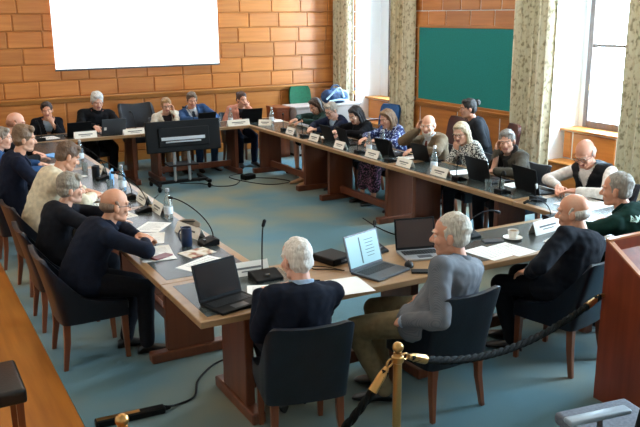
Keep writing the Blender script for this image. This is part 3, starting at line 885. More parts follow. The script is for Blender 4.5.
build('saucer', lathe(NB(), [(.03, 0), (.045, .003), (.072, .014), (.073, .016), (.045, .008), (.001, .006)], 24), CHINA, t, smooth=40)
c_ = build('cup', lathe(NB(), [(.022, .009), (.028, .012), (.038, .05), (.041, .07), (.038, .07), (.034, .05), (.02, .016), (.001, .015)], 24), CHINA, t, smooth=40)
build('coffee', lathe(NB(), [(.001, .058), (.035, .058), (.035, .060), (.001, .060)], 20), COFFEE, c_)
build('handle', tube(NB(), bez((.036, 0, .058), (.064, 0, .062), (.060, 0, .026), (.030, 0, .026), 8), .004, 6), CHINA, t)
flat('mobile_phone', 'grey mobile phone lying left of the cup and saucer', 'phone', (3.80, 4.235), -70, (.074, .15, .010), LID['grey'])
paper('left open page of the printed booklet beside the man in striped shirt', (3.575, 4.03), -8, .20, .29, 1)
paper('right open page of the printed booklet in front of the bald man in dark suit', (3.785, 4.015), -8, .20, .29, 1)
mic('black microphone unit beside the inner edge right of the man in striped shirt', (3.72, 4.42), 0, (.28, .02, .16), base=(.15, .13))
tent_card('large white name card in front of the bald man in dark suit', (4.33, 4.24), -8, .32, .10)
paper('white sheet lying in front of the large name card', (4.24, 3.99), -20, .19, .20)
paper('second white sheet right of the large name card', (4.56, 4.00), 10, .21, .26)
mic('black gooseneck microphone leaning left near the inner right corner', (4.62, 4.44), 0, (-.20, .10, .17), base=(.13, .13))

# --- left tables
paper('white sheet at the seam of the left table above the dark laptop', (1.75, 4.82), 62, .21, .33)
paper('clipboard of white papers in front of the bald man in navy', (1.545, 5.22), 8, .23, .36, 4)
flat('mobile_phone', 'dark red mobile phone lying on the papers by the bald man in navy', 'phone', (1.545, 5.10), 65, (.075, .15, .010), mat('phone_red', '6a1f22', .4), z=TZ+.0065)
MAG = noise_mat('magazine_print', 'd8d2c6', '8a4a34', 14, .5, lo=.45, hi=.62, detail=1, c3='c9b89a')
flat('magazine', 'colourful printed magazine right of the red phone', 'magazine', (1.80, 5.08), 76, (.17, .22, .006), MAG)
mug('tall navy insulated cup standing behind the magazine', (1.80, 5.29), mat('navy_enamel', '1c2b47', .35), .14, .040, 120)
mic('black gooseneck microphone on the inner edge beside the magazine', (1.955, 5.255), 90, (-.50, -.10, .26), base=(.13, .13))
tent_card('white name card lying open along the inner edge behind the navy cup', (1.92, 5.56), 78, .34, .08)
bm = NB(); loft(bm, [[Vector((x, -.045*k, 0)), Vector((x, .045*k, 0)), Vector((x, .02*k, .06*k)), Vector((x, -.02*k, .065*k))] for x, k in ((-.09, .8), (-.03, 1), (.04, 1), (.09, .5))])
t = props(build('glasses_case', bm, noise_mat('brown_leather', '5a4c3c', '6e5c48', 20, .6), None, (2.0, 5.79, TZ+.0012), R(-30), bevel=.01), 'brown leather case on the inner edge of the left table', 'case')
build('flap', box(NB(), (0, -.024, .052), (.1, .02, .006)), DARK, t)
paper('stack of white papers by the elbow of the bald man in navy', (1.62, 5.62), 20, .21, .30, 3)
paper('white sheet under the near edge of the bottle on the left table', (1.74, 5.93), 40, .21, .297)
bottle('glass water bottle in front of the grey-haired woman on the left table', (1.95, 6.16))
tent_card('name card on the inner edge left of the nearer glass bottle', (1.94, 6.38), 90, .26, .09)
tent_card('name card on the inner edge in front of the man in a beige jacket', (1.93, 6.80), 90, .26, .09)
mic('black gooseneck microphone in front of the grey-haired woman', (1.82, 6.45), 90, (-.34, -.14, .30))
paper('long white sheet in front of the grey-haired woman', (1.55, 6.42), 80, .24, .34, 2)
paper('white papers spread under the hands of the man in a beige jacket', (1.60, 7.25), 30, .25, .36, 3)
paper('white sheet beside the elbow of the man in a beige jacket', (1.52, 6.88), 95, .22, .30)
bottle('glass water bottle in front of the man in a beige jacket', (1.90, 7.40))
tumbler('drinking glass beside the bottle of the man in a beige jacket', (1.80, 7.48))
flat('blue_folder', 'light blue folder standing behind the far glass bottle on the left table', 'folder', (1.86, 7.64), 20, (.02, .22, .16), mat('folder_blue', '5f9ccb', .5), r=.003)
mic('black gooseneck microphone in front of the man in a beige jacket', (1.84, 7.00), 90, (-.36, -.14, .32))
mug('dark mug on the left table beyond the man in a beige jacket', (1.82, 8.13), mat('mug_dark', '14161a', .3), .13, .042, 60)
paper('white papers in front of the brown-haired man in a dark suit', (1.58, 8.30), 60, .22, .3, 3)
paper('white sheet on the left table near the far corner', (1.62, 9.10), 85, .22, .3)
flat('tablet', 'light blue lit tablet propped on the left table near the far end', 'tablet', (1.70, 9.75), 60, (.26, .19, .010), mat('tablet_blue', '5fa3d8', .3, emit='4a9ada', estr=.3))
tumbler('drinking glass on the left table beside the papers of the dark suit', (1.80, 8.55))
mic('black gooseneck microphone on the left table by the brown-haired man', (1.86, 8.0), 90, (-.34, -.12, .30))
tent_card('name card on the inner edge in front of the brown-haired man', (1.94, 8.40), 90, .24, .085)
bottle('glass water bottle near the far end of the left table', (1.90, 9.2))

# --- back row
laptop('black laptop in front of the woman in a dark blazer', (2.30, 11.12), 180, .33, .22, 112)
laptop('dark grey laptop with a small sticker in front of the white-haired man in black', (2.78, 11.10), 180, .34, .23, 110, 'grey', sticker=True)
tent_card('name card in front of the woman in a dark blazer', (2.36, 11.00), 180, .31, .09)
tent_card('long name card right of the dark grey laptop on the back row', (3.05, 10.99), 176, .34, .075)
paper('papers in front of the fair-haired woman in a white jacket', (3.40, 11.10), 185, .34, .22, 3)
paper('white papers in front of the woman in a dark blazer', (1.93, 11.25), 170, .19, .26, 2)
laptop('black laptop in front of the man in a blue suit', (4.22, 11.22), 172, .30, .21, 108)
bottle('glass water bottle beside the pink jacket woman on the back row', (4.62, 11.20))
tumbler('drinking glass on the back row left of the pink jacket woman', (4.45, 11.28))
tent_card('name card in front of the woman in a pink jacket', (4.66, 11.0), 180, .36, .09)
laptop('black laptop in front of the woman in a pink jacket', (4.98, 11.22), 185, .33, .22, 108)
mic('black gooseneck microphone in front of the man in a blue suit', (4.0, 11.15), 180, (.1, -.10, .30))
mic('black gooseneck microphone in front of the white-haired man in black', (3.12, 11.2), 180, (.02, -.10, .28))
mic('black gooseneck microphone by the white name card of the dark blazer', (1.78, 11.05), 180, (.02, -.10, .26))

# --- right tables
bottle('glass water bottle at the far right corner of the tables', (5.20, 10.95))
tent_card('angled name card at the far right corner of the tables', (5.02, 10.80), -140, .20, .085)
paper('white papers at the far right corner of the tables', (5.34, 11.16), 100, .24, .28, 3)
tent_card('name card in front of the woman in green', (4.95, 9.78), -90, .24, .09)
tent_card('name card in front of the older person in navy', (4.95, 9.08), -90, .25, .09)
tent_card('name card in front of the woman in black', (4.93, 8.38), -90, .24, .09)
tent_card('name card in front of the woman in blue print', (4.93, 7.62), -90, .27, .09)
tent_card('name card in front of the man in tweed', (4.93, 6.97), -90, .27, .09)
tent_card('name card in front of the woman in black and white print', (4.95, 6.36), -90, .27, .09)
mic('microphone unit left of the name card of the woman in blue print', (4.95, 7.94), -90, (-.08, .05, .24))
mic('microphone unit beside the card of the man in tweed', (4.95, 7.28), -90, (-.06, .05, .24))
mic('microphone unit right of the card of the woman in black and white print', (4.97, 6.08), -90, (-.06, .05, .22))
mic('microphone unit at the far end of the right table by the woman in green', (5.02, 10.10), -90, (-.04, .06, .26))
mic('microphone unit left of the name card of the person in navy', (4.98, 9.42), -90, (.06, .05, .24))
laptop('black tablet laptop in front of the older person in navy', (5.12, 8.98), -90, .30, .21, 112)
laptop('black laptop in front of the woman in black', (5.14, 8.62), -84, .30, .21, 108)
laptop('black laptop in front of the woman in blue print', (5.14, 7.65), -96, .30, .21, 112)
laptop('black laptop in front of the man in tweed', (5.28, 7.13), -93, .29, .20, 108)
laptop('large black laptop on the right table in front of the woman in a grey cardigan', (5.12, 5.94), -88, .36, .24, 106)
laptop('black laptop beside the man in a dark vest', (5.18, 5.33), -84, .36, .24, 104)
bottle('glass water bottle in front of the woman in black', (5.06, 7.92))
bottle('glass water bottle in front of the woman in blue print', (5.33, 8.02))
bottle('tall glass water bottle right of the name card of the man in tweed', (5.02, 6.57), h=.28)
paper('wide white papers in front of the man in tweed', (5.31, 7.40), 84, .16, .30, 3)
paper('white sheet in front of the older person in navy', (5.30, 9.25), 95, .22, .30)
paper('white sheet in front of the woman in blue print', (5.28, 7.89), 90, .15, .24)
paper('white sheet in front of the woman in black and white print', (5.24, 6.40), 100, .21, .28)
paper('white papers in front of the woman in a grey cardigan', (5.32, 5.63), 90, .18, .26, 2)
tumbler('drinking glass beside the large black laptop on the right table', (4.93, 5.60))
tumbler('drinking glass in front of the woman in a grey cardigan', (5.03, 5.535))
paper('wide white papers under the hands of the man in a dark vest', (5.26, 4.70), 88, .34, .42, 4)
paper('white papers at the near right corner beside the man in a dark uniform', (5.28, 4.30), 60, .22, .30, 2)
mic('gooseneck microphone with a white foam tip in front of the man in a dark vest', (5.02, 5.03), -90, (.0, .03, .15), tipc=WHITE)
mic('gooseneck microphone beside the glass in front of the woman in a grey cardigan', (4.95, 5.42), -90, (-.06, .05, .22))

# ------------------------------------------------------------------ trolley, cables, cabinet and bag
t = empty('display_trolley', (3.53, 10.42, 0), R(-3), label='low black display on a wheeled trolley, turned towards the back row', cat='display trolley')
M = Matrix.Translation((.03, -.06, .765)) @ Matrix.Rotation(R(-8), 4, 'X')
d_ = build('display_panel', box(NB(), (0, 0, 0), (1.06, .05, .43), M=M), BLACK, t, bevel=.012)
build('screen', box(NB(), (0, .027, 0), (1.0, .003, .38), M=M), SCREEN_OFF, d_)
build('back_cover', box(NB(), (0, -.035, -.01), (.72, .03, .26), M=M), DARK, d_, bevel=.01)
bm = NB(); box(bm, (-.02, -.062, -.03), (.62, .022, .045), M=M); box(bm, (-.02, -.062, -.075), (.5, .018, .02), M=M); build('bracket', bm, SILVER, t, bevel=.004)
for x in (-.11, .10): build('pole', tube(NB(), [(x, -.04, .13), (x, -.04, .74)], .021, 12), SILVER, t, smooth=60)
build('shelf', box(NB(), (0, .02, .36), (.42, .30, .02)), BLACK, t, bevel=.004)
bm = NB()
for x in (-.36, .36): bx(bm, x-.03, x+.03, -.14, .40, .085, .125)
bx(bm, -.36, .36, -.06, .02, .10, .14); build('base', bm, BLACK, t, bevel=.008)
for x in (-.36, .36):
    for y in (-.11, .37):
        w_ = build('caster', lathe(NB(), [(.012, -.014), (.036, -.012), (.040, 0), (.036, .012), (.012, .014)], 16), BLACK, t, smooth=40); w_.rotation_euler = (0, R(90), R(12)); w_.location = (x, y, .041)
        build('fork', bx(NB(), -.006, .006, -.012, .012, .035, .045), GREYM, w_)
        build('swivel', tube(NB(), [(x+.02, y, .04), (x+.02, y, .095), (x, y, .10)], .008, 6), GREYM, t)

def cable(label, pts, r=.006, m=None, n=8):
    pts = [(x, y, z + r) for x, y, z in pts]
    return props(build('floor_cable', tube(NB(), spline(pts, n), r, 8), m or BLACK, smooth=60), label, 'cable', 'cables on the carpet')
t = empty('floor_socket_box', (4.60, 10.55, 0), R(15), label='small black socket box on the carpet near the far right corner', cat='socket box')
build('housing', soft_box(-.10, .10, -.07, .07, 0, .075, .02), BLACK, t); build('socket', bx(NB(), -.04, .04, -.03, .03, .072, .079), DARK, t)
cable('black cable curving over the carpet from the socket box to the trolley', [(4.50, 10.56, 0), (4.25, 10.25, 0), (4.0, 10.3, 0), (3.85, 10.62, 0), (3.6, 10.75, 0)])
cable('black cable looping on the carpet from the socket box to the right table', [(4.71, 10.58, 0), (4.95, 10.35, 0), (5.05, 10.05, 0), (4.72, 10.0, 0), (4.5, 10.35, 0), (4.4, 10.8, 0), (4.62, 10.95, 0), (4.78, 10.72, 0)])
cable('thin black cable hanging down at the left table by the trolley and along the carpet', [(2.10, 7.3, 0), (2.32, 7.9, 0), (2.5, 8.7, 0), (2.75, 9.6, 0), (3.1, 10.2, 0)])
cable('black cable on the carpet below the right table by the tweed man', [(4.84, 7.7, 0), (4.76, 7.2, 0), (4.78, 6.85, 0), (4.9, 6.6, 0)])
cable('black cable running from the floor strip under the near table', [(1.285, 4.325, .03), (1.36, 4.36, .005), (1.50, 4.42, 0), (1.60, 4.62, 0), (1.78, 4.80, 0), (1.95, 4.86, 0)], .007)
t = empty('floor_power_strip', (1.07, 4.345, 0), R(-3), label='black and brass power strip lying on the carpet at the bottom left', cat='power strip')
build('housing', soft_box(-.22, .205, -.03, .03, 0, .045, .012), BLACK, t); build('top_strip', bx(NB(), -.21, .05, -.016, .016, .0445, .047), BRASS, t)
build('cable_boot', cap(NB(), (.19, 0, .025), (.235, 0, .022), .022, .011), BLACK, t, smooth=60)

t = empty('storage_cabinet', (6.72, 12.035, 0), 0, label='pale grey low cabinet in the far right corner under the blue bag', cat='cabinet')
PALE = mat('pale_laminate', 'b3aaa6', .5)
build('body', bx(NB(), -.66, .62, -.24, .24, .05, .83), PALE, t); build('top', bx(NB(), -.68, .64, -.26, .26, .83, .86), PALE, t, bevel=.004); build('plinth', bx(NB(), -.64, .60, -.2, .22, 0, .05), DARK, t)
for x0, x1, hx in ((-.65, -.02, -.06), (-.01, .61, .03)):
    d_ = build('door', bx(NB(), x0, x1, -.258, -.241, .07, .81), PALE, t, bevel=.003); build('handle', bx(NB(), hx-.008, hx+.008, -.275, -.258, .55, .68), SILVER, d_)
t = empty('wooden_cabinet', (5.88, 12.12, 0), 0, label='narrow reddish wooden cabinet left of the pale grey low cabinet', cat='cabinet')
REDW = wood('red_wood', '6d3418', '86451f', .4, 'z', 2); build('body', bx(NB(), -.12, .12, -.2, .2, 0, .83), REDW, t); build('top', bx(NB(), -.128, .128, -.215, .21, .83, .855), REDW, t, bevel=.005)
d_ = build('door', bx(NB(), -.11, .11, -.216, -.201, .05, .80), REDW, t, bevel=.004); build('knob', ell(NB(), (.08, -.225, .5), (.012, .012, .012), sub=2), BRASS, d_)
BLUEB = noise_mat('blue_nylon', '0d2a4e', '143f6c', 9, .6, bump=.3, bscale=30); STR = mat('pale_strap', 'bcdcec', .6)
t = empty('holdall', (6.95, 12.035, .86), R(8), label='blue holdall with pale straps lying on the grey cabinet', cat='bag')
bm = NB()
for c, r in (((0, 0, .10), (.25, .15, .11)), ((-.13, .01, .12), (.13, .13, .12)), ((.13, 0, .10), (.14, .14, .11)), ((.02, .02, .19), (.15, .09, .07))): ell(bm, c, r)
link('bag_body', remesh(bm, 'bag_body', .012, 3, .03, .08), BLUEB, t)
for a, b, c in (((-.24, -.09, .08), (-.02, -.16, .27), (.10, -.155, .10)), ((-.02, -.14, .22), (.14, -.17, .20), (.24, -.10, .06)), ((-.20, -.13, .05), (0, -.185, .07), (.21, -.13, .04))):
    build('strap', tube(NB(), spline([a, b, c], 8), .016, 6), STR, t, smooth=60)
build('carry_handle', tube(NB(), bez((-.10, -.02, .22), (-.08, -.02, .34), (.10, -.02, .34), (.12, -.02, .22)), .011, 8), BLUEB, t, smooth=60)

# ------------------------------------------------------------------ other chairs
def plain_chair(name, label, loc, yaw, m, leg, back=(.44, .48, .92), seat_h=.46, arms=False, w=.44, thick=.06, z=0, tablet=False, group=None, cat='chair', feet=True):
    t = empty(name, (*loc, z), -R(yaw), label=label, cat=cat, group=group)
    build('seat', soft_box(-w/2, w/2, -.22, .24, seat_h-thick, seat_h, .022), m, t, smooth=0)
    bw, b0, b1 = back; bm = NB(); rr = []
    for v in range(9):
        q = v/8; zz = b0 + (b1-b0)*q; ww = bw/2*(1 - .10*(2*q-1)**4 - (.10 if q in (0, 1) else 0)); y = -.235 - .09*q
        rr.append([Vector((ww*(2*i/8-1), y + .035*(1-(2*i/8-1)**2)*-1 - .0, zz)) for i in range(9)] + [Vector((ww*(1-2*i/8), y - .045 - .035*(1-(2*i/8-1)**2), zz)) for i in range(9)])
    loft(bm, rr); build('backrest', bm, m, t, smooth=60)
    for x, y, e in ((-w/2+.03, .20, .0), (w/2-.03, .20, 0), (-w/2+.03, -.20, -.05), (w/2-.03, -.20, -.05)):
        bm = NB(); loft(bm, [[Vector((x+a*q, y+b*q+ee, zz)) for a, b in ((-1, -1), (1, -1), (1, 1), (-1, 1))] for q, zz, ee in ((.014, 0, e), (.020, seat_h-thick+.005, 0))]); build('leg', bm, leg, t, bevel=.003)
    if arms:
        for q in (-1, 1):
            bm = NB(); tube(bm, spline([(q*(w/2+.01), .16, seat_h-.04), (q*(w/2+.02), .15, seat_h+.17), (q*(w/2+.02), -.05, seat_h+.20), (q*(w/2), -.25, seat_h+.20)], 6), .016, 8); build('armrest', bm, leg, t, smooth=60)
    return t
OXB = noise_mat('oxblood_leather', '3c1712', '4c2018', 10, .4); BLUEU = noise_mat('blue_upholstery', '1d4f86', '2a63a0', 30, .8)
plain_chair('upholstered_chair', 'green upholstered chair back showing behind the pale grey cabinet', (6.70, 12.545), 180, noise_mat('green_upholstery', '0b4a30', '0f5c3c', 30, .85), CHAIRLEG, (.44, .5, 1.10))
plain_chair('side_chair', 'wooden chair with blue upholstery by the far window behind the woman in black', (7.02, 10.78), -100, BLUEU, CHAIRLEG, (.44, .50, .92), arms=True)
plain_chair('armchair', 'dark red leather chair against the wall behind the man in tweed', (6.62, 8.62), -80, OXB, CHAIRLEG, (.52, .46, .98), w=.5)
plain_chair('armchair', 'dark red leather chair under the woman with a dark bun', (6.67, 7.63), -62, OXB, CHAIRLEG, (.52, .46, 1.0), w=.5)
plain_chair('leather_side_chair', 'black leather side chair on the wooden floor at the bottom left', (.225, 4.35), 90, noise_mat('black_leather', '0c0c0d', '141415', 14, .3, bump=.1, bscale=80), CHAIRLEG, (.44, .46, .9), .465, thick=.085, z=-.012)
GREYU = noise_mat('grey_upholstery', '5a606b', '6c727d', 60, .85)
t = empty('audience_chair', (2.915, 2.255, 0), R(-9), label='grey padded audience chair with a black back at the bottom right', cat='chair')
build('seat', soft_box(-.22, .22, -.20, .26, .385, .45, .028), GREYU, t, smooth=0); build('seat_shell', soft_box(-.20, .20, -.19, .235, .35, .386, .012, 2), BLACK, t)
bm = NB(); loft(bm, [[Vector((x*ww, -.26-.06*q, zz)) for x in (-1, -.6, 0, .6, 1)] + [Vector((x*ww, -.31-.06*q, zz)) for x in (1, .6, 0, -.6, -1)] for q, zz, ww in ((0, .50, .19), (.3, .6, .22), (.8, .76, .22), (1, .83, .17))]); build('backrest', bm, BLACK, t, smooth=60)
for x in (-.20, .20):
    build('leg', tube(NB(), spline([(x, .20, 0), (x, .17, .36), (x, -.2, .37), (x, -.27, .55)], 5), .014, 8), GREYM, t, smooth=60); build('leg', tube(NB(), [(x, -.30, 0), (x, -.16, .37)], .014, 8), GREYM, t, smooth=60)
build('armrest', soft_box(-.40, -.06, -.10, -.04, .585, .61, .01, 2), mat('armrest_grey', '8b9aa6', .3), t, smooth=0); build('armrest_post', tube(NB(), [(-.22, -.10, .38), (-.22, -.07, .59)], .014, 8), GREYM, t)

# ------------------------------------------------------------------ lectern and rope barrier
LX0, LX1, LY0, LY1 = 3.72, 4.42, 2.66, 3.14
t = empty('lectern', ((LX0+LX1)/2, (LY0+LY1)/2, 0), 0, label='reddish brown wooden lectern with a sloping top at the right edge', cat='lectern')
def lz(y): return 1.05 - .62*(LY1 - y)
oc = Vector(t.location)
def sidep(x0, x1):
    bm = NB(); pr = [(LY0, 0), (LY1, 0), (LY1, lz(LY1)), (LY0, lz(LY0))]; loft(bm, [[Vector((x, y, z)) - oc for y, z in pr] for x in (x0, x1)]); return bm
build('side_panel', sidep(LX0, LX0+.03), LECT, t, bevel=.003); build('side_panel', sidep(LX1-.03, LX1), LECT, t, bevel=.003)
bm = bx(NB(), LX0+.03, LX1-.03, LY1-.03, LY1, 0, 1.05); bmesh.ops.translate(bm, verts=bm.verts[:], vec=-oc); build('front_panel', bm, LECT, t)
bm = bx(NB(), LX0+.03, LX1-.03, LY0, LY0+.03, .0, lz(LY0)); bmesh.ops.translate(bm, verts=bm.verts[:], vec=-oc); build('back_panel', bm, LECT, t)
bm = NB(); loft(bm, [[Vector((x, y, lz(y)-dz)) - oc for y, dz in ((LY0+.03, .05), (LY1-.03, .05), (LY1-.03, .075), (LY0+.03, .075))] for x in (LX0+.03, LX1-.03)]); build('reading_desk', bm, LECT, t)
bm = NB()
for x0, x1 in ((LX0-.003, LX0+.033), (LX1-.033, LX1+.003)): loft(bm, [[Vector((x, y, lz(y)+dz)) - oc for y, dz in ((LY0, 0), (LY1, 0), (LY1, .012), (LY0, .012))] for x in (x0, x1)])
b2 = bx(bm, LX0-oc.x, LX1-oc.x, LY1-.03-oc.y, LY1+.003-oc.y, 1.05, 1.062); build('edge_trim', bm, LECT_E, t)
bm = NB(); bx(bm, .10, .24, .02, .10, .895, .905); build('reading_lamp_base', tube(NB(), [(.18, .10, .955), (.18, .10, .985)], .035, 12), BLACK, t) ; bm.free()

def stanchion(label, loc, h=.92):
    t = empty('rope_post', (*loc, 0), 0, label=label, cat='rope post', group='brass rope posts')
    build('base', lathe(NB(), [(.15, 0), (.155, .01), (.14, .03), (.05, .05), (.03, .07)], 28), BRASS, t, smooth=40)
    build('post', lathe(NB(), [(.021, .05), (.021, h-.10)], 18), BRASS, t, smooth=40)
    build('collar', lathe(NB(), [(.022, h-.10), (.029, h-.095), (.029, h-.07), (.022, h-.065), (.020, h-.05)], 18), BRASS, t, smooth=40)
    build('ball_finial', ell(NB(), (0, 0, h-.024), (.027, .027, .027)), BRASS, t, smooth=0)
    return t
PA, PB = (1.93, 2.76), (.635, 2.735)
stanchion('brass rope post with a ball top at the bottom centre between two ropes', PA); stanchion('brass rope post whose ball top shows at the bottom left edge', PB)
ROPE = noise_mat('dark_rope', '020404', '060a09', 30, .8, bump=.4, bscale=60, spec=.15)
def rope(label, a, b, sag, skew=0):
    a, b = Vector(a), Vector(b); pts = []
    for i in range(33):
        u = i/32; p = a.lerp(b, u); p.z -= sag*4*u*(1-u) * (1 + skew*(u-.5)); pts.append(p)
    t = empty('barrier_rope', a.lerp(b, .5), 0, label=label, cat='rope', group='barrier ropes'); o = t.location
    pts = [p - o for p in pts]
    ln = sum((q-p).length for p, q in zip(pts, pts[1:])); bm = NB()
    # three twisted strands
    for k in range(3):
        sp_ = []; s_ = 0
        for i in range(1, len(pts)-1):
            for f in range(4):
                u = f/4; p = pts[i].lerp(pts[i+1], u); d = (pts[i+1]-pts[i]).normalized(); x, y, _ = frame_of(d); an = (i + u)*1.15*ln + k*2*PI/3; sp_.append(p + x*math.cos(an)*.0095 + y*math.sin(an)*.0095)
        tube(bm, sp_, .0125, 7)
    build('rope_strands', bm, ROPE, t, smooth=60)
    for e, f in ((0, 3), (-1, -4)):
        bm = NB(); tube(bm, [pts[e].lerp(pts[f], .25), pts[e].lerp(pts[f], .45), pts[e].lerp(pts[f], .95)], [.012, .021, .024], 12); h_ = build('rope_end', bm, BRASS, t, smooth=60)
        c = pts[e].lerp(pts[f], .12); bm = NB(); d = (pts[f]-pts[e]).normalized(); x, y, _ = frame_of(d)
        tube(bm, [c + d*(.022*math.cos(a)) + y*(.014*math.sin(a)) for a in [2*PI*i/12 for i in range(13)]], .005, 6); build('hook', bm, BRASS, h_, smooth=60)
rope('dark rope sagging from the brass post to the lectern', (PA[0]+.03, PA[1]+.005, .845), (LX0-.022, LY1-.012, .70), .15, -.3)
bm = NB(); tube(bm, [(LX0+.002, LY1-.012, .70), (LX0-.025, LY1-.012, .70)], .012, 8); t2 = build('rope_bracket', bm, BRASS, t, smooth=60); t2.matrix_parent_inverse = Matrix.Translation(-oc)
rope('dark twisted rope hanging from the brass post towards the bottom left post', (PA[0]-.03, PA[1], .845), (PB[0]+.03, PB[1], .845), .42)

# ------------------------------------------------------------------ the people
BLK, NVY, DSUIT = cloth('0f1013'), cloth('151b2a'), cloth('12141b')
WSH = cloth('d6d8dc'); LBLUE = cloth('9fb4cc'); DTROU = cloth('101218'); GLS = mat('spectacle_frame', '1a1410', .3)
def sit(label, ploc, yaw, head, cyaw=None, cs=1, clab=None, cloc=None, **k):
    f = Vector((math.sin(R(yaw)), math.cos(R(yaw))))
    cs = cs if cs != 1 or k.get('w', 1) < 1.1 else 1.05
    cy = yaw if cyaw is None else cyaw; g = Vector((math.sin(R(cy)), math.cos(R(cy))))
    if clab: chair(clab, cloc or tuple(Vector(ploc) + g*.06), cy, cs)
    return person(label, ploc, yaw, head, **k)

# left side, facing the middle of the room
sit('bald man with glasses in a navy jumper at the near end of the left table', (1.04, 5.45), 90, (1.34, 5.47, 1.07), s=1.0, w=1.14, belly=.05, sk='c48a68', hair=('fringe', '6a5444', '7e6653'),
    top=dict(m=NVY, name='jumper', collar=NVY, fold=.012), low=DTROU, hands=('fold', 'fold'), hand_y=.49, look=(0, 6, 0), near=True, glasses=GLS,
    feet=((Vector((.04, .30, .085)), Vector((.1, 1, 0))), (Vector((.22, .40, .085)), Vector((.15, 1, 0)))), clab='tub chair of the bald man with glasses in a navy jumper')
sit('grey-haired person in a dark jacket on the left, behind the bald man in navy', (1.02, 6.22), 90, (1.19, 6.25, 1.06), s=.97, w=1.05, sk='cf9c80', hair=('full', '6e675e', '98907f'),
    top=dict(m=cloth('16181f'), v=.20, under=LBLUE), low=DTROU, hands=('table', 'table'), hand_y=.49, look=(-4, 4, 0), near=True, clab='tub chair of the grey-haired person in a dark jacket')
sit('man in a beige jacket with short brown hair leaning over papers on the left', (1.05, 7.12), 90, (1.36, 7.15, 1.17), s=1.03, w=1.05, sk='bf8664', hair=('short', '4a3524', '6a4d36'), 
    top=dict(m=cloth('d0c4aa'), v=.18, under=WSH), low=cloth('3a3630'), hands=('table', 'fold'), hand_y=.50, look=(4, 26, 0), near=True, clab='tub chair of the man in a beige jacket', cyaw=84)
sit('brown-haired man in a dark suit at the far part of the left table', (.98, 8.02), 90, (1.13, 8.0, 1.23), s=1.02, sk='cd9878', hair=('full', '5d4530', '7d6146'),
    top=dict(m=cloth('161b2b'), v=.26, under=WSH), low=DTROU, hand_y=.49, look=(-6, 6, 0), clab='tub chair of the brown-haired man in a dark suit')
sit('man in a blue jacket at the left edge of the photo', (.93, 8.78), 90, (1.02, 8.8, 1.14), s=.97, sk='cf9c80', hair=('short', '6b5b4c', '8a7a68'),
    top=dict(m=cloth('2c4a72'), v=.22, under=WSH), low=DTROU, hand_y=.49, look=(-14, 4, 0), clab='tub chair of the man in a blue jacket')
sit('bald pink-faced man in black beyond the brown-haired man in a dark suit', (1.0, 9.56), 90, (1.27, 9.5, 1.20), s=1.0, sk='d3987c', hair=('fringe', '8a5a40', 'a06c50'),
    top=dict(m=BLK, v=.2, under=WSH), low=DTROU, hand_y=.49, look=(-8, 10, 0), clab='tub chair of the bald pink-faced man')

# back row, facing the camera
sit('woman in a dark blazer with dark tied-back hair resting her chin on her hand', (2.0, 11.88), 180, (2.01, 11.76, 1.07), s=.96, w=.93, sk='c68f72', hair=('bun', '20140f', '38241a'),
    top=dict(m=cloth('14161d'), v=.26, under=LBLUE), low=DTROU, hands=('chin', 'lap'), look=(-12, 4, 4), clab='tub chair of the woman in a dark blazer')
sit('white-haired man in a black jacket behind the dark grey laptop', (2.71, 11.88), 180, (2.745, 11.80, 1.15), s=1.04, w=1.12, sk='cf9a80', hair=('full', 'b9b6b0', 'dedcd6'),
    top=dict(m=BLK, v=.20, lapel=0, under=cloth('1a1b20'), collar=BLK), low=BLK, hands=('type', 'type'), hand_y=.46, edge=.26, look=(0, 14, 0), clab='tub chair of the white-haired man in a black jacket')
chair('empty high tub chair of the back row left of the woman in a white jacket', (3.58, 12.36), 178, 1.22)
sit('fair-haired woman in a white jacket touching her face', (3.82, 11.86), 180, (3.78, 11.74, 1.03), s=.95, w=.92, sk='cf9a80', hair=('pony', '8a6844', 'b08a5e'),
    top=dict(m=cloth('d9d2c4'), v=.28, under=cloth('2a2226')), low=cloth('8a6a50'), hands=('cheek', 'lap'), look=(-8, 10, 2), clab='tub chair of the fair-haired woman in a white jacket', glasses=GLS)
sit('man in a blue suit and tie looking down at his laptop', (4.30, 11.88), 178, (4.20, 11.74, 1.09), s=1.0, sk='c58c6c', hair=('short', '4a3a2c', '6e5c4a'),
    top=dict(m=cloth('2f4a70'), v=.30, under=WSH, tie=cloth('2c3440'), collar=WSH), low=cloth('22344e'), hands=('fold', 'fold'), hand_y=.46, edge=.26, look=(-10, 14, 0), clab='tub chair of the man in a blue suit')
sit('woman in a pink jacket covering her mouth with her hand', (5.02, 11.88), 182, (5.06, 11.76, 1.05), s=.96, w=.92, sk='cc967a', hair=('bun', '2b1a12', '4a2e20'),
    top=dict(m=cloth('d0907c'), v=.28, under=cloth('1b1a1e')), low=cloth('141a2c'), hands=('mouth', 'lap'), hand_y=.46, edge=.26, look=(4, 5, 4), clab='tub chair of the woman in a pink jacket')

# right side, facing the middle of the room
sit('woman in dark green with long brown hair looking down at the far right', (5.86, 10.50), -92, (5.74, 10.52, 1.02), s=.96, w=.92, sk='c48e70', hair=('long', '2a1a12', '45301f'),
    top=dict(m=cloth('263c38'), name='blouse'), skirt=(cloth('15171c'), 'short'), hands=('type', 'type'), hand_y=.44, edge=.25, look=(10, 26, 0), clab='tub chair of the woman in dark green')
sit('grey-haired person with glasses in a navy jacket at the far right', (5.68, 9.68), -90, (5.52, 9.64, 1.055), s=.95, w=.95, sk='cf9c82', hair=('short', '8f867a', 'b3aa9e'),
    top=dict(m=cloth('1a2138'), v=.26, under=LBLUE), skirt=(cloth('14161e'), 'short'), hands=('fold', 'fold'), hand_y=.44, edge=.25, look=(14, 22, 0), glasses=GLS, shoes='b08a68', clab='tub chair of the grey-haired person in a navy jacket',
    feet=((Vector((.02, .50, .085)), Vector((0, 1, 0))), (Vector((.20, .53, .085)), Vector((.1, 1, 0)))))
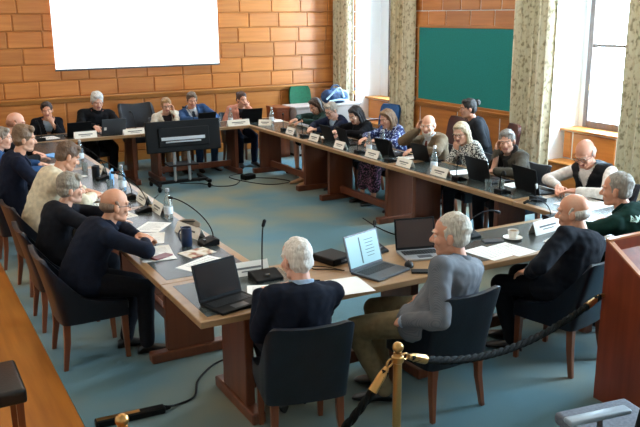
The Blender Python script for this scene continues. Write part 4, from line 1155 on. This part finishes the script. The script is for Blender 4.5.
sit('woman in black with long black hair looking down at her laptop', (5.75, 9.10), -90, (5.60, 9.12, 1.04), s=.97, w=.95, sk='d0a288', hair=('long', '0e0b0c', '1e1818'),
    top=dict(m=cloth('121318'), name='blouse'), low=DTROU, hands=('type', 'type'), hand_y=.44, edge=.25, look=(14, 24, 0), clab='tub chair of the woman in black')
sit('woman in a blue and white print top with light brown hair', (5.76, 8.34), -90, (5.62, 8.37, 1.07), s=.97, w=.95, sk='c99478', hair=('bob', '5d4430', '8d6e50'),
    top=dict(m=PATT['blue'], name='blouse'), skirt=(PATT['floral'], 'long'), hands=('type', 'type'), hand_y=.44, edge=.25, look=(6, 16, 0), clab='tub chair of the woman in a blue and white print top',
    feet=((Vector((-.12, .44, .085)), Vector((0, 1, 0))), (Vector((.12, .46, .085)), Vector((.1, 1, 0)))))
sit('balding white-haired man in a tweed suit holding his temple', (5.80, 7.54), -90, (5.68, 7.57, 1.07), s=1.02, w=1.08, sk='d3a084', hair=('fringe', 'b8b2a6', 'd8d2c6'),
    top=dict(m=PATT['tweed'], v=.30, under=WSH, tie=cloth('6a3428'), collar=WSH), low=PATT['tweed'], feet=((Vector((.03, .40, .085)), Vector((0, 1, 0))), (Vector((.24, .42, .085)), Vector((.1, 1, 0)))), hands=('type', 'temple'), hand_y=.44, edge=.25, look=(34, 5, 0), clab='tub chair of the man in a tweed suit',
    beard=('c8c0b4', 'ddd6ca'))
sit('woman with long fair hair and glasses in a black and white print blouse', (5.76, 6.82), -88, (5.61, 6.86, 1.075), s=.98, w=.98, sk='cb967a', hair=('long', 'a08c6c', 'cfc2a4'),
    top=dict(m=PATT['bw'], name='blouse'), low=DTROU, hands=('lap', 'chin'), hand_y=.44, edge=.25, look=(22, 14, 4), glasses=GLS, clab='tub chair of the woman in a black and white print blouse')
sit('woman with a dark bun in dark grey sitting in front of the green board', (6.62, 7.66), -62, (6.48, 7.80, 1.20), s=1.0, w=.95, sk='b98266', hair=('bun', '120d0c', '221916'),
    top=dict(m=cloth('24272c'), name='jumper'), low=DTROU, hands=('lap', 'lap'), look=(0, 4, 0))
sit('woman in a grey cardigan and scarf with her cheek on her hand', (5.79, 6.12), -90, (5.66, 6.17, 1.07), s=.98, w=1.0, sk='cc9a80', hair=('pony', '5e564e', '8f877c'),
    top=dict(m=cloth('4a453c'), v=.26, under=WSH, scarf=cloth('1f1d1c')), low=DTROU, hands=('fold', 'cheek'), hand_y=.44, edge=.25, look=(38, 6, 6), clab='tub chair of the woman in a grey cardigan')
sit('bald man with glasses in a dark vest over a white shirt reading papers', (5.80, 5.03), -88, (5.62, 5.07, 1.11), s=1.06, w=1.16, belly=.04, sk='cb8e72', hair=('fringe', 'a39a8e', 'c8c0b4'),
    top=dict(m=cloth('14171c', .6), name='vest', v=.14, lapel=0, under=cloth('e2ddd8'), sleeves='under', off=.018, frac=.9), low=cloth('2a2c32'), hands=('fold', 'fold'), hand_y=.44, edge=.25, look=(18, 30, 0), glasses=GLS, near=True,
    clab='tub chair of the bald man in a dark vest')

# near side, seen from behind
sit('white-haired man in a dark navy jacket with his back to the camera', (1.86, 3.64), 0, (1.885, 3.69, 1.065), feet=((Vector((.05, .36, .085)), Vector((0, 1, 0))), (Vector((.22, .40, .085)), Vector((.1, 1, 0)))), s=.99, w=1.02, sk='d69e86', hair=('crop', 'c9c0b6', 'ece6de'),
    top=dict(m=cloth('141926'), v=.2, under=LBLUE, collar=LBLUE), low=cloth('20222a'), hands=((Vector((-.07, .29, .835)), Vector((.8, .5, .1)), Vector((0, -.4, -1)), 25, (-.35, -.5, -1), 1), (Vector((.08, .29, .835)), Vector((-.8, .5, .1)), Vector((0, -.4, -1)), 25, (.35, -.5, -1), 1)), look=(6, 10, 0), near=True, clab='tub chair of the white-haired man seen from behind at the centre', cyaw=13, cloc=(1.87, 3.665), cs=1.0001)
sit('grey-haired man in a striped shirt and khaki trousers sitting sideways on his chair', (2.78, 3.60), -30, (2.875, 3.58, 1.09), s=1.08, w=1.22, sk='c98e70', hair=('crop', 'a39a8c', 'd2cabb'),
    top=dict(m=PATT['stripe'], name='shirt', collar=PATT['stripe'], cuff=cloth('9fb0c4'), hem=.12, fold=.02), low=cloth('6d6048'), near=True, look=(14, 4, 0), twist=-6,
    hands=((Vector((-.20, .13, .60)), Vector((.45, .8, -.25)), Vector((.5, -.1, -.8)), 35, (-.5, -1, -.3)), (Vector((.12, .15, .64)), Vector((-.5, 1, -.2)), Vector((0, 0, -1)), 25)),
    feet=((Vector((-.14, .26, .085)), Vector((-.4, 1, 0)), (-.15, .8, .9)), (Vector((.06, .36, .085)), Vector((-.2, 1, 0)))), clab='tub chair of the man in a striped shirt', cyaw=-4, cs=.99, cloc=(2.82, 3.63))
sit('bald man in a dark suit seen from behind right of the striped shirt', (3.97, 3.635), -20, (4.04, 3.71, 1.05), s=1.05, w=1.2, sk='cf9474', hair=('fringe', 'a8a096', 'd4cec4'),
    top=dict(m=cloth('14171f'), v=.24, under=WSH), low=cloth('0f1116'), near=True, look=(14, 6, 0),
    hands=((Vector((-.18, .24, .655)), Vector((.5, .8, -.2)), Vector((0, 0, -1)), 30, (-1, .1, -.5)), (Vector((-.03, .22, .665)), Vector((-.8, .5, -.1)), Vector((0, 0, -1)), 30)),
    feet=((Vector((-.09, .36, .085)), Vector((-.3, 1, 0))), (Vector((.10, .46, .085)), Vector((-.3, 1, 0)))), clab='tub chair of the bald man in a dark suit', cyaw=-14, cloc=(3.955, 3.695))

from mathutils.bvhtree import BVHTree
def back_text(body, me, chest, s):
    cu = bpy.data.curves.new('text', 'FONT'); cu.body = 'AMBULANCE'; cu.size = .056; cu.align_x = 'CENTER'; cu.align_y = 'CENTER'; cu.resolution_u = 3; cu.space_character = 1.05; cu.offset = .0012
    o = bpy.data.objects.new('text', cu); COL.objects.link(o); tm = bpy.data.meshes.new_from_object(o.evaluated_get(bpy.context.evaluated_depsgraph_get())); bpy.data.objects.remove(o)
    b = bmesh.new(); b.from_mesh(tm); bmesh.ops.triangulate(b, faces=b.faces); bmesh.ops.subdivide_edges(b, edges=b.edges, cuts=2)
    tree = BVHTree.FromPolygons([v.co.copy() for v in me.vertices], [tuple(p.vertices) for p in me.polygons])
    z0 = sum((v.co.z for v in me.vertices if chest(v.co)[2] > -.16), 0) / max(1, sum(1 for v in me.vertices if chest(v.co)[2] > -.16))
    c0 = min((v.co for v in me.vertices), key=lambda p: abs(chest(p)[2] + .17) + abs(chest(p)[0]) + (9 if chest(p)[1] > 0 else 0))
    for v in b.verts:
        q = Vector((c0.x + v.co.x, c0.y - .4, c0.z + v.co.y)); hit = tree.ray_cast(q, Vector((0, 1, 0)))
        y_ = hit[0].y if hit[0] and abs(hit[0].y - c0.y) < .10 else c0.y
        v.co = Vector((q.x, y_ - .004, q.z))
    bmesh.ops.recalc_face_normals(b, faces=b.faces); bmesh.ops.solidify(b, geom=b.faces[:], thickness=.001)
    m2 = bpy.data.meshes.new('back_lettering'); b.to_mesh(m2); b.free()
    link('back_lettering', m2, mat('lettering_pale', 'b9dccf', .5), body)
sit('grey-haired man in a dark green uniform with lettering on the back', (4.77, 3.60), -6, (4.66, 3.88, 1.105), s=1.04, w=1.1, sk='c98c6c', hair=('crop', '77726a', '9c968c'),
    top=dict(m=cloth('12302b'), name='uniform_jacket', collar=cloth('0f2622')), low=cloth('0f211e'), near=True, look=(24, 4, 0), hands=('table', 'table'), hand_y=.49, backpack=back_text, clab='tub chair of the man in a dark green uniform', cyaw=0)

# ------------------------------------------------------------------ camera, daylight, exposure
cam = bpy.data.cameras.new('camera'); co = bpy.data.objects.new('camera', cam); COL.objects.link(co); sc.camera = co
cam.sensor_width = 36; cam.lens = 36*780/640; cam.clip_start = .05
yaw, pitch, roll = R(28.9), R(14.4), R(-.49)
fw = Vector((math.sin(yaw)*math.cos(pitch), math.cos(yaw)*math.cos(pitch), -math.sin(pitch))); rt = Vector((math.cos(yaw), -math.sin(yaw), 0)); up = rt.cross(fw)
r2 = rt*math.cos(roll) + up*math.sin(roll); u2 = up*math.cos(roll) - rt*math.sin(roll)
co.matrix_world = Matrix(((r2.x, u2.x, -fw.x, 0), (r2.y, u2.y, -fw.y, 0), (r2.z, u2.z, -fw.z, 2.4), (0, 0, 0, 1)))

w = bpy.data.worlds.new('sky'); sc.world = w; w.use_nodes = True
bg = w.node_tree.nodes['Background']; bg.inputs[0].default_value = (.60, .82, 1.0, 1); bg.inputs[1].default_value = 42.0
for i, (a, b) in enumerate(WINS):
    L = bpy.data.lights.new('window_portal', 'AREA'); L.shape = 'RECTANGLE'; L.size = b-a; L.size_y = HZ-SZ; L.cycles.is_portal = True
    o = bpy.data.objects.new('window_portal', L); COL.objects.link(o); o.location = (XO+.12, (a+b)/2, (SZ+HZ)/2); o.rotation_euler = (0, R(90), 0); o.rotation_euler = Matrix(((0, 0, 1), (1, 0, 0), (0, 1, 0))).to_euler()
sc.view_settings.view_transform = 'Standard'; sc.view_settings.look = 'None'; sc.view_settings.gamma = 1; sc.view_settings.use_curve_mapping = False
sc.view_settings.exposure = 0.44
sc.cycles.use_denoising = True
sc.cycles.max_bounces = 8; sc.cycles.diffuse_bounces = 4; sc.cycles.transparent_max_bounces = 8; sc.cycles.caustics_reflective = False; sc.cycles.caustics_refractive = False; sc.cycles.sample_clamp_indirect = 6
